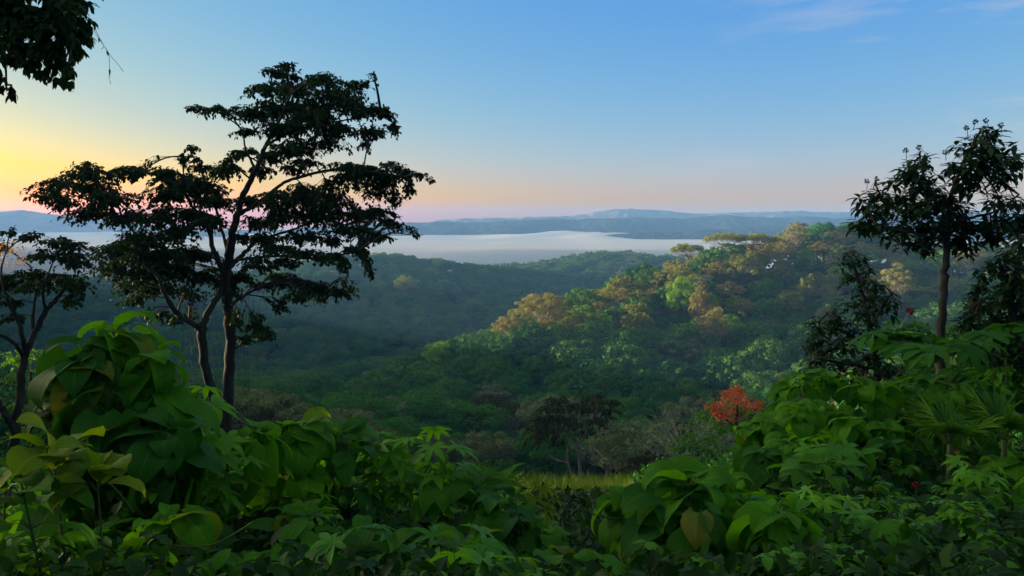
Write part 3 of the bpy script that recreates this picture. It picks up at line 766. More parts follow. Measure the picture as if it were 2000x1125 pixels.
p = at(1990, 800, 12.0)
build_tree('shrubby_tree', (p[0], p[1], min(p[2], ground(p[0], p[1]))), 12.0,
           [[(1990, 830, 26, 0), (1985, 720, 20, 0), (1975, 620, 14, 0), (1985, 520, 8, 0), (2000, 460, 5, 0)]],
           [[(1980, 660, 8, 0), (1930, 610, 5, .4), (1900, 580, 3, .6)], [(1978, 620, 8, 0), (2020, 560, 6, .2), (2060, 520, 4, .3)]],
           [(1985, 470, 26, 20), (1965, 500, 34, 20), (2005, 500, 40, 30), (1945, 530, 36, 20), (1985, 545, 46, 24), (1920, 560, 36, 18), (1960, 580, 50, 24), (1905, 595, 30, 16), (1940, 615, 46, 22), (2000, 600, 46, 30), (1910, 640, 34, 18), (1965, 650, 50, 24), (2010, 670, 40, 30), (1925, 585, 34, 18), (1900, 625, 30, 18), (1985, 625, 40, 24), (1950, 660, 40, 22), (1995, 700, 40, 26), (1905, 670, 34, 18), (1975, 560, 34, 20), (1940, 690, 40, 20), (1890, 610, 18, 12), (1990, 720, 40, 24), (2040, 560, 50, 50), (2050, 640, 50, 50)],
           .19, 'rightleaf', 'bark', T_LANCE, 'black green leafy tree filling the right edge beneath the slim tree top', seed=23, dens=.6, spread=.6, whorl=True, twig_r=.006)

# ------------------------------------------------------------------ forest trees on the hills
def crown_mesh(rng, H, W, shape, leaf_m, bark, nclump, nleaf, lsize, trunk_r, mats_extra=None, bare=0.0):
    """a forest tree standing at the origin: returns (trunk mesh builder, crown mesh builder)"""
    tr, cr = MB(), MB()
    R = W / 2
    if shape == 'umbrella': z0, zc, hh = .72, .86, .10
    elif shape == 'airy': z0, zc, hh = .42, .70, .27
    elif shape == 'tall': z0, zc, hh = .35, .66, .33
    else: z0, zc, hh = .30, .60, .38
    cl = []
    tries = 0
    while len(cl) < nclump and tries < 4000:
        tries += 1
        d = sphere_dirs(rng, 1)[0]
        if shape == 'umbrella':
            r = rng.random() ** .5
            a = rng.random() * 6.283
            c = np.array((math.cos(a) * r * R, math.sin(a) * r * R, H * (zc + .07 * (1 - r * r) + rng.uniform(-.03, .03))))
            rc = W * rng.uniform(.09, .15)
        else:
            if d[2] < -.35: continue
            r = rng.uniform(.45, .95) if shape != 'dense' else rng.uniform(.6, .95)
            c = np.array((d[0] * r * R, d[1] * r * R, H * (zc + hh * d[2] * r)))
            rc = W * (rng.uniform(.10, .19) if shape == 'dense' else rng.uniform(.075, .135))
        if any(np.linalg.norm(c - q) < .72 * (rc + s) for q, s in cl): continue
        cl.append((c, rc))
    lean = rng.uniform(-.04, .04, 2) * H
    top = np.array((lean[0], lean[1], H * (zc if shape != 'umbrella' else .76)))
    P, Q = smoothline([(0, 0, -1.5), (lean[0] * .3, lean[1] * .3, H * z0 * .6), (lean[0], lean[1], H * z0), top], [trunk_r * 1.25, trunk_r, trunk_r * .8, trunk_r * .25], 4)
    tube(tr, P, Q, 7, rng=rng, bump=.06)
    for c, rc in cl:
        if shape != 'dense' or rng.random() < .5:
            s = P[int(rng.uniform(.62, .95) * (len(P) - 1))]
            m_ = s * .45 + c * .55 + np.array((0, 0, -.06 * W)) * rng.uniform(.2, 1.2)
            tube(tr, *smoothline([s, m_, c], [trunk_r * .42, trunk_r * .25, trunk_r * .06], 3), 4)
            if bare:
                for _ in range(int(7 * bare)):
                    e = c + sphere_dirs(rng, 1)[0] * rc * np.array((1.2, 1.2, .9)) + np.array((0, 0, rc * .3))
                    tube(tr, *smoothline([m_ * .4 + c * .6, (m_ + e) / 2 + .02, e], [trunk_r * .13, trunk_r * .08, trunk_r * .03], 2), 3)
    flat = .55 if shape in ('umbrella', 'airy') else .8
    for c, rc in cl:
        n = int(nleaf * rng.uniform(.7, 1.3))
        d = sphere_dirs(rng, n)
        d[:, 2] = np.abs(d[:, 2]) * np.where(rng.random(n) < .78, 1, -1)
        rr = rc * rng.uniform(.75, 1.1, n)[:, None]
        pos = c + d * rr * np.array((1, 1, flat))
        up = d + np.array((0, 0, .2)) + sphere_dirs(rng, n) * .25
        ax = np.cross(up, sphere_dirs(rng, n)) + np.array((0, 0, -.35))
        leaves(cr, pos, ax, up, lsize * rng.uniform(.6, 1.3, n), T_QUAD, rng, tint=np.clip(rng.random() * .5 + rng.random(n) * .5, 0, 1))
    return tr, cr

PROTO = {}
def add_proto(kind, n, args):
    PROTO[kind] = []
    for i in range(n):
        rng = np.random.default_rng(abs(hash(kind)) % 1000 + i * 7 if False else sum(map(ord, kind)) * 13 + i * 7)
        H, W, shape, lm, bk, nc, nl, ls, tr_, bare = args
        t, c = crown_mesh(rng, H * rng.uniform(.93, 1.08), W * rng.uniform(.9, 1.12), shape, lm, bk, nc, nl, ls, tr_, bare=bare)
        PROTO[kind].append((t.mesh('trunk', M[bk], True), c.mesh('crown', M[lm], False), (t, c, lm, bk)))
add_proto('dense', 6, (14, 13, 'dense', 'dense', 'bark', 34, 400, .36, .28, 0))
add_proto('deep', 5, (14, 13, 'dense', 'deep', 'bark', 32, 400, .36, .28, 0))
add_proto('bright', 3, (15, 10.5, 'dense', 'bright', 'grey_bark', 38, 260, .34, .22, 0))
add_proto('olive', 4, (16, 11, 'tall', 'olive', 'grey_bark', 46, 210, .36, .26, .3))
add_proto('tan', 4, (16, 11, 'airy', 'tan', 'pale_bark', 44, 170, .32, .24, .5))
add_proto('umbrella', 3, (17, 15, 'umbrella', 'olive', 'grey_bark', 30, 200, .36, .24, .5))
add_proto('greygreen', 3, (12, 10, 'airy', 'greygreen', 'pale_bark', 34, 110, .45, .2, .6))
add_proto('bare', 3, (11, 10, 'airy', 'greygreen', 'pale_bark', 30, 14, .4, .2, 1.0))
add_proto('brown', 3, (13, 12, 'airy', 'brown', 'pale_bark', 40, 150, .42, .2, .3))

KIND_WORDS = {'dense': ('dense_tree', 'rounded dark green tree'), 'deep': ('dense_tree', 'very dark full tree'), 'bright': ('bright_tree', 'fresh bright green tree'),
              'olive': ('olive_green_tree', 'olive green tall crowned tree'), 'tan': ('dry_leaved_tree', 'open tan leaved tree'), 'umbrella': ('flat_topped_tree', 'flat topped umbrella tree'),
              'greygreen': ('grey_green_tree', 'grey green airy tree'), 'bare': ('bare_tree', 'pale nearly leafless tree'), 'brown': ('brown_tree', 'brownish broad airy tree')}
FRNG = np.random.default_rng(99)
FOREST = []          # (object, kind, px, py) of every individual, for the labels

def plant_tree(kind, loc, scale, rz, label=None, group=None, squash=1.0, wide=1.0):
    tm, cm, _ = PROTO[kind][int(FRNG.integers(len(PROTO[kind])))]
    root = empty(KIND_WORDS[kind][0], loc, rz)
    root.scale = (scale * wide, scale * wide, scale * squash)
    for nm, me in (('trunk', tm), ('crown', cm)):
        o = bpy.data.objects.new(nm, me); o.parent = root; link(o)
    tag(root, label, 'tree', group)
    return root

def tree_at(kind, px, pytop, hpx, d, label, wide=1.0):
    """a tree whose top the photo shows at (px, pytop), hpx pixels tall at distance d"""
    top = at(px, pytop, d)
    H = max(hpx * d / F, 4)
    g = min(top[2] - H, ground(top[0], top[1]))
    H = top[2] - g
    ref = {'dense': 13.5, 'deep': 13.5, 'bright': 15, 'olive': 16, 'tan': 15.5, 'umbrella': 16.5, 'greygreen': 11.7, 'bare': 10.7, 'brown': 12.7}[kind]
    sx = hpx * d / F / ref
    o = plant_tree(kind, (top[0], top[1], g), 1.0, FRNG.random() * 6.28, label)
    o.scale = (sx * wide, sx * wide, min(H / ref, sx * (1.75 if kind in ('umbrella', 'tan') else 1.3)))
    SPECIAL.append((px, pytop + hpx * .3, d, label))
    TAKEN.append((top[0], top[1], sx * wide * 5))
    return o
SPECIAL, TAKEN = [], []
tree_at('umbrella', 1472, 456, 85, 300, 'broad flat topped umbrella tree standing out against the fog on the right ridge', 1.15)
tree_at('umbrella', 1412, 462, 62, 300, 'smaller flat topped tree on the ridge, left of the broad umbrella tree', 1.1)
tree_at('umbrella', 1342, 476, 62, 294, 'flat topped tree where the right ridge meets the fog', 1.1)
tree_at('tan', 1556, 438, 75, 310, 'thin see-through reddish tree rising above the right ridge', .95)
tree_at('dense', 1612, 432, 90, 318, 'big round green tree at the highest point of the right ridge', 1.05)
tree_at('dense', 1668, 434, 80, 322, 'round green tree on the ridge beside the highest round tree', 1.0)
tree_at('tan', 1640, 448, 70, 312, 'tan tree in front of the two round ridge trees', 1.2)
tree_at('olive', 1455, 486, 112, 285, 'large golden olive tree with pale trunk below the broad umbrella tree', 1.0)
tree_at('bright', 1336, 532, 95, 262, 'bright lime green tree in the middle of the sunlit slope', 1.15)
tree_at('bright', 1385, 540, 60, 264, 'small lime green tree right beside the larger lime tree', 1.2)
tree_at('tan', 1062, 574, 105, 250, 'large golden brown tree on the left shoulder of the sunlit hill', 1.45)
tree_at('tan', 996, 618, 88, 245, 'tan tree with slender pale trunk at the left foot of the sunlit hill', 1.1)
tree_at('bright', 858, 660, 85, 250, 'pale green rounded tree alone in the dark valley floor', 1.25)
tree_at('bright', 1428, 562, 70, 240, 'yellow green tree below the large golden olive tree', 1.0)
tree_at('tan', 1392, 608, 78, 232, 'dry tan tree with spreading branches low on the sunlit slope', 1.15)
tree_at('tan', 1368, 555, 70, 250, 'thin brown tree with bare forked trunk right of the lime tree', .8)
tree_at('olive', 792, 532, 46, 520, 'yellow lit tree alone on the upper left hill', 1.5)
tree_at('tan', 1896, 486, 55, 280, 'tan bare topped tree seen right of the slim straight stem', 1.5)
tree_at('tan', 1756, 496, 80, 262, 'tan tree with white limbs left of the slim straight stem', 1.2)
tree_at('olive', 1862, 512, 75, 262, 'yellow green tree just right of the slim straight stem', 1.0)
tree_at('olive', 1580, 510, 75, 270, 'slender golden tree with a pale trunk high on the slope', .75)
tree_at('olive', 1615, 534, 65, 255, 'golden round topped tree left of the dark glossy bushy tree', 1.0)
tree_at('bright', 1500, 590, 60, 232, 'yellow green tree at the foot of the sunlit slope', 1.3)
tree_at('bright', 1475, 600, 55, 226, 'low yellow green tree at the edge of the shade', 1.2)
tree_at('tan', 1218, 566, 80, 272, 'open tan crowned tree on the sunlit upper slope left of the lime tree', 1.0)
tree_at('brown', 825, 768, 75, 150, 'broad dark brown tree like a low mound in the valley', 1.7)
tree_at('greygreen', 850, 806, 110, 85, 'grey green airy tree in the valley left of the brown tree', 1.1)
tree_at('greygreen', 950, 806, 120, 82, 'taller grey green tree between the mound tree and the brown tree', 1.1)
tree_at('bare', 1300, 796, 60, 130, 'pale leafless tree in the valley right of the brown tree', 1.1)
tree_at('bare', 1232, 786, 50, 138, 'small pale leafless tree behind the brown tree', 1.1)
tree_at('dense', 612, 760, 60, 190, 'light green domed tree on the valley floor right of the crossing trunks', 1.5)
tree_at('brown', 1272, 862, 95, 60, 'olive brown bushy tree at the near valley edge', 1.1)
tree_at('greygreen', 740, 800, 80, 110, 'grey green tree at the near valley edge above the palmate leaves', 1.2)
tree_at('bare', 665, 770, 65, 150, 'bare grey tree between the valley trees', 1.2)

def visible(x, y, ztop, canopy=7.0):
    """whether the line of sight from the camera to a tree top clears the canopy before it"""
    t = np.linspace(.12, .97, 60)[None]
    X, Y, Z = x[:, None] * t, y[:, None] * t, ztop[:, None] * t
    can = np.where(Y > 70, canopy, 1.0)
    G = height(X, Y) + can
    return (Z > G).all(1)

cand = []
for y0_, y1_, sp in ((58, 130, 6.6), (130, 345, 7.0), (345, 665, 8.2), (665, 790, 9.5)):
    ys = np.arange(y0_, y1_, sp)
    for yy in ys:
        xm = .74 * yy + 14
        xs = np.arange(-xm, xm, sp)
        cand.append(np.stack([xs + FRNG.uniform(-.42, .42, len(xs)) * sp, yy + FRNG.uniform(-.42, .42, len(xs)) * sp], -1))
cand = np.concatenate(cand)
cx_, cy_ = cand[:, 0], cand[:, 1]
cz_ = height(cx_, cy_)
keep = np.ones(len(cand), bool)
for (tx, ty, tr_) in TAKEN: keep &= (np.hypot(cx_ - tx, (cy_ - ty) * .8) > max(3.5, tr_ * .8))
H0 = np.where(cy_ < 345, 7.5 + 8 * FRNG.random(len(cand)) ** 1.4, FRNG.uniform(7, 12, len(cand)))
H0 = np.where(cy_ < 120, FRNG.uniform(6, 10, len(cand)), H0)
H0 = np.where(cy_ > 660, FRNG.uniform(8, 15, len(cand)), H0)
keep &= visible(cx_, cy_, cz_ + H0)
_px, _py = proj(np.stack([cx_, cy_, cz_ + 5], -1))
keep &= ~((cy_ < 92) & (_px > 770) & (_px < 1215))      # open ground in front of the brown tree
cand, H0, cz_ = cand[keep], H0[keep], cz_[keep]
PX, PY = proj(np.stack([cand[:, 0], cand[:, 1], cz_ + H0 * .8], -1))
order = np.argsort(cand[:, 1])

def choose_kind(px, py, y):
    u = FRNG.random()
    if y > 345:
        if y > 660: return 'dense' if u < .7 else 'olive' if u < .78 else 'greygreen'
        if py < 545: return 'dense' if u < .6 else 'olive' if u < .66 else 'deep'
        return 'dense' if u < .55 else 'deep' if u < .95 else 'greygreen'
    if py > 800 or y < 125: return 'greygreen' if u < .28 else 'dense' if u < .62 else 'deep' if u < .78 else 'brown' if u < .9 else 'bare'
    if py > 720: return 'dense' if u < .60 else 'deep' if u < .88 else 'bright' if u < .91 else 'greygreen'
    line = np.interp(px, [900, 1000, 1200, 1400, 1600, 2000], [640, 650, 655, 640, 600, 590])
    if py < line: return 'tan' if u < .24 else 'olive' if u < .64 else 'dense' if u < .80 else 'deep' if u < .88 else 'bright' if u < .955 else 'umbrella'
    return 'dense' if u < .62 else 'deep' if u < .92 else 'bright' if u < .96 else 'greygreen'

N_SINGLE = 245
REF_H = {'dense': 13.5, 'deep': 13.5, 'bright': 15, 'olive': 16, 'tan': 15.5, 'umbrella': 16.5, 'greygreen': 11.7, 'bare': 10.7, 'brown': 12.7}
stuff = {}
single = 0
for i in order:
    x, y, z = cand[i, 0], cand[i, 1], cz_[i]
    k = choose_kind(PX[i], PY[i], y)
    s = H0[i] / REF_H[k]
    inframe = -20 < PX[i] < 2020
    hidden = (PX[i] > 1530 and PY[i] > 640) or (PX[i] < 110 and PY[i] > 700)
    if inframe and not hidden and single < N_SINGLE and y < 345:
        o = plant_tree(k, (x, y, z), s, FRNG.random() * 6.28)
        o.scale = (s * FRNG.uniform(.95, 1.25),) * 2 + (s,)
        FOREST.append((o, k, PX[i], PY[i], y)); single += 1
    else:
        stuff.setdefault(k, []).append((x, y, z, s * FRNG.uniform(.95, 1.25), s, FRNG.random() * 6.28))

# the far wood, hundreds of crowns that read as one mass: one object
def wood(name, items, label):
    mb = MB(); mats, slot = [], {}
    def mat_i(n):
        if n not in slot: slot[n] = len(mats); mats.append(M[n])
        return slot[n]
    rng = np.random.default_rng(5)
    for k, L in items.items():
        for (x, y, z, sx, sz, r) in L:
            t, c, lm, bk = PROTO[k][int(rng.integers(len(PROTO[k])))][2]
            V = np.concatenate(c.v); Q = np.concatenate([f for f, _ in c.f]); T = np.concatenate(c.t)
            keep_n = .6 if y < 200 else .22
            nq = len(Q); sel = rng.permutation(nq)[:int(nq * keep_n)]
            sel.sort()
            V = V.reshape(-1, 4, 3)[sel]
            if keep_n < 1: 
                ce = V.mean(1, keepdims=True); V = ce + (V - ce) * (1.25 if y < 200 else 1.9)
            V = V.reshape(-1, 3)
            cr_, sr_ = math.cos(r), math.sin(r)
            W_ = np.stack([(V[:, 0] * cr_ - V[:, 1] * sr_) * sx + x, (V[:, 0] * sr_ + V[:, 1] * cr_) * sx + y, V[:, 2] * sz + z], -1)
            tt = T.reshape(-1, 4)[sel]
            tt = np.clip(tt + rng.uniform(-.3, .3), 0, 1).reshape(-1)
            mb.add(W_, np.arange(len(W_)).reshape(-1, 4), tint=tt, mat=mat_i(lm))
    return tag(mb.obj(name, mats, smooth=False), label, 'forest', kind='stuff')
wood('forest', stuff, 'dark forest covering the far left hill and the rise by the fog')
# the shading ridge beside the view carries forest of its own
rl = []
for yy in np.arange(-60, 700, 17.0):
    for q in np.arange(14, 78, 13.0):
        if 150 < yy < 420 and q > 26: continue
        x = -(.70 * max(yy, 0) + 10 + q) + FRNG.uniform(-4, 4); y = yy + FRNG.uniform(-5, 5)
        rl.append((x, y, ground(x, y), 1.0, FRNG.uniform(.7, 1.1), FRNG.random() * 6.28))
wood('forest', {'deep': rl}, 'unseen forest on the shading slope beyond the left edge of the view')
# understorey between the trunks of the hills
mb = MB()
_r = np.random.default_rng(61)
_s = cand[cand[:, 1] > 150]
UND = []
for (x, y) in _s[_r.permutation(len(_s))[:1500]]:
    d = sphere_dirs(_r, 36); d[:, 2] = np.abs(d[:, 2])
    UND.append((x + _r.uniform(-2, 2), y + _r.uniform(-2, 2), d * _r.uniform(2.0, 3.6)))
_z = height(np.array([u[0] for u in UND]), np.array([u[1] for u in UND]))
_P = np.concatenate([u[2] + np.array((u[0], u[1], z)) for u, z in zip(UND, _z)])
_D = unit(np.concatenate([u[2] for u in UND]))
leaves(mb, _P, np.cross(_D, sphere_dirs(_r, len(_D))), _D + sphere_dirs(_r, len(_D)) * .4, _r.uniform(1.0, 2.0, len(_D)), T_QUAD, _r)
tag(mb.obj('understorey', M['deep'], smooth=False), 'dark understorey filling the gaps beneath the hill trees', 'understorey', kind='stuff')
# radio mast on the far rise
p = at(1127, 505, 735)
mb = MB(); k = 735 / F
Hm = 26 * k
g0 = ground(p[0], p[1]) + 6
Hm = at(1127, 485, 735)[2] - g0
for a in (0, 2.094, 4.189):
    tube(mb, [(math.cos(a) * .55, math.sin(a) * .55, 0), (math.cos(a) * .28, math.sin(a) * .28, Hm)], [.14, .12], 4)
for q in np.arange(0, Hm - 1, 1.2):
    for a in (0, 2.094, 4.189):
        tube(mb, [(math.cos(a) * .5, math.sin(a) * .5, q), (math.cos(a + 2.094) * .45, math.sin(a + 2.094) * .45, q + 1.2)], [.05, .05], 3)
o = mb.obj('radio_mast', M['steel']); o.location = (p[0], p[1], g0)
tag(o, 'thin grey lattice mast standing up into the fog beyond the middle rise', 'mast')

# the dark brown tree of the valley centre
p = at(1130, 968, 62)
build_tree('brown_crowned_tree', (p[0], p[1], min(p[2], ground(p[0], p[1]))), 62,
           [[(1130, 975, 8, 0), (1133, 930, 7, 0), (1130, 885, 6.5, 0), (1128, 870, 6, 0), (1112, 840, 4.5, .5), (1100, 805, 3, .8)], [(1122, 975, 6, .5), (1118, 930, 5, .6), (1108, 900, 5, .7), (1112, 870, 4, .8)]],
           [[(1128, 870, 5, 0), (1145, 845, 4, -.5), (1160, 810, 3, -.8), (1175, 785, 2, -1)], [(1118, 850, 4, .5), (1085, 835, 3, 1), (1055, 830, 2, 1.4)], [(1110, 905, 4, .6), (1080, 895, 3, 1.2), (1065, 880, 2, 1.5)]],
           [(1090, 782, 30, 12), (1075, 800, 32, 12), (1120, 795, 32, 12), (1155, 778, 34, 12), (1185, 788, 30, 12), (1150, 800, 34, 13), (1190, 808, 26, 12), (1060, 820, 32, 14), (1100, 822, 30, 12), (1165, 825, 30, 12), (1045, 840, 26, 14), (1075, 845, 30, 13), (1150, 845, 24, 10), (1050, 865, 22, 10), (1085, 865, 22, 10), (1120, 835, 24, 9)],
           .30, 'brown', 'grey_bark', T_TREE, 'dark brown crowned tree with pale slender trunks in the valley centre', seed=29, dens=3.2, spread=.3, twig_r=.02)
SPECIAL.append((1112, 820, 62, ''))

# ------------------------------------------------------------------ shrubs of the middle ground
def orange_sprays(cr, base, rng, k):
    for (x, y, rx, ry) in ((1440, 762, 12, 7), (1436, 776, 20, 6), (1425, 786, 20, 6), (1456, 788, 26, 6), (1400, 792, 16, 6), (1415, 800, 24, 6), (1470, 795, 16, 6), (1440, 803, 26, 7), (1398, 806, 10, 4), (1460, 812, 20, 6), (1430, 818, 20, 6), (1480, 790, 10, 4), (1445, 770, 10, 6), (1388, 798, 12, 5), (1482, 804, 16, 5), (1420, 770, 10, 5), (1455, 800, 22, 6), (1478, 815, 14, 5), (1410, 815, 16, 5)):
        c = at(x, y, 40 + rng.uniform(-1.2, 1.2)) - base
        n = 95
        d = sphere_dirs(rng, n) * rng.random((n, 1)) ** .5
        pos = c + d * np.array((rx * k * 1.35, rx * k * 1.35, ry * k * 1.1))
        leaves(cr, pos, sphere_dirs(rng, n) + (0, 0, .6), sphere_dirs(rng, n), .13 * rng.uniform(.6, 1.3, n), T_QUAD, rng, mat=2)
p = at(1440, 880, 40)
build_tree('flowering_tree', (p[0], p[1], min(p[2], ground(p[0], p[1]))), 40, [[(1440, 900, 9, 0), (1440, 860, 7, 0), (1438, 830, 6, 0), (1440, 790, 3, 0)]],
           [[(1439, 840, 5, 0), (1415, 815, 4, .3), (1400, 800, 2, .4)], [(1439, 835, 5, 0), (1465, 812, 4, -.3), (1480, 795, 2, -.4)]],
           [(1400, 815, 24, 14), (1440, 800, 30, 16), (1480, 815, 26, 14), (1395, 840, 30, 16), (1440, 840, 34, 18), (1480, 845, 28, 18), (1385, 788, 14, 8), (1500, 800, 14, 10), (1375, 815, 12, 10)],
           .17, 'herb', 'bark', T_TREE, 'small tree covered with bright orange blossom', seed=31, dens=2.2, spread=.3, extra=orange_sprays, accent='orange', twig_r=.01)

def shrub(name, pads, d, leaf_len, leaf_m, label, seed, dens=2.0, templates=T_TREE, group=None, cat='shrub'):
    xs = [q[0] for q in pads]; x0_ = sum(xs) / len(xs); yb = max(q[1] + q[3] for q in pads)
    yt = min(q[1] - q[3] for q in pads)
    p = at(x0_, yb, d)
    g = min(p[2], ground(p[0], p[1]))
    t = [(x0_, yb + 4, 6, 0), (x0_ + 3, yb * .7 + yt * .3, 5, 0), (x0_ - 2, yb * .3 + yt * .7, 3, 0)]
    o = build_tree(name, (p[0], p[1], g), d, [t], [], pads, leaf_len, leaf_m, 'bark', templates, label, cat, group, seed=seed, dens=dens, spread=.35, droop=.2, twig_r=.006)
    return o
shrub('leafy_bush', [(1345, 850, 26, 16), (1325, 875, 26, 18), (1360, 880, 34, 20), (1330, 905, 30, 18), (1370, 915, 36, 20), (1400, 890, 30, 18), (1395, 860, 26, 16), (1400, 925, 30, 16), (1345, 935, 30, 14)], 28, .13, 'herb',
      'round yellow green bush below the orange blossom', 41, 1.6)
shrub('leafy_bush', [(20, 700, 34, 24), (70, 690, 34, 22), (95, 720, 26, 22), (30, 745, 40, 24), (80, 760, 34, 24), (20, 800, 34, 24), (70, 810, 36, 24), (100, 790, 22, 24), (40, 850, 36, 22), (90, 850, 30, 22)], 23, .11, 'herb',
      'fine leaved bush behind the leaning tree at the left edge', 43, 1.3)
shrub('leafy_bush', [(1760, 640, 40, 18), (1800, 670, 44, 20), (1870, 650, 44, 20), (1920, 690, 44, 22), (1960, 650, 40, 20), (1790, 720, 46, 24), (1860, 730, 50, 24), (1930, 740, 50, 24), (1990, 720, 40, 24), (1760, 770, 40, 22), (1830, 780, 50, 22), (1900, 790, 50, 22), (1970, 780, 46, 22)], 18, .13, 'herb',
      'dense bright green thicket behind the slim straight stem', 47, 1.0)
shrub('leafy_bush', [(1950, 770, 50, 24), (1995, 740, 40, 30), (1990, 800, 40, 24), (1900, 770, 40, 20), (2000, 680, 30, 26)], 11.5, .10, 'herb', 'small leaved shrub at the right edge above the fan palms', 49, .8)

# ------------------------------------------------------------------ near plants
def head_leaves(mb, rng, h, L, n, templates, pit=(-1.0, .1), petiole=.35, jitter=.35, stem_mb=None):
    a = rng.random() * 6.283 + np.arange(n) * 6.283 / n + rng.normal(0, jitter, n)
    pt = rng.uniform(pit[0], pit[1], n)
    out = np.stack([np.cos(a), np.sin(a), np.zeros(n)], -1)
    start = h + out * L * petiole * rng.uniform(.5, 1.1, (n, 1)) + np.array((0, 0, 1)) * rng.uniform(-.1, .25, (n, 1)) * L
    if stem_mb is not None:
        tubes(stem_mb, np.repeat(h[None], n, 0) - (0, 0, .02), (h + start) / 2 + (0, 0, .04 * L), start, .0035, .002)
    ax = out * np.cos(pt)[:, None] + np.array((0, 0, 1)) * np.sin(pt)[:, None] + sphere_dirs(rng, n) * .25
    leaves(mb, start, ax, np.tile((0, 0, 1.0), (n, 1)) + sphere_dirs(rng, n) * .4, L * (.45 + .75 * rng.random(n) ** .8), templates, rng)

def palmate_leaf(mb, rng, c, L, n, normal, facing, spread=2.3, templates=T_FLET, tint=None):
    """one hand-shaped leaf: n leaflets fanning out from c"""
    N = unit(np.asarray(normal, float)); f = np.asarray(facing, float)
    f = unit(f - np.dot(f, N) * N); s = np.cross(N, f)
    a = np.linspace(-spread, spread, n) + rng.normal(0, .05, n)
    ax = f[None] * np.cos(a)[:, None] + s[None] * np.sin(a)[:, None]
    ln = L * (1 - .35 * (np.abs(a) / max(spread, .1)) ** 1.5)
    leaves(mb, np.repeat(np.asarray(c)[None], n, 0), ax, np.repeat(N[None], n, 0) , ln, templates, rng, tint=rng.random() if tint is None else tint)

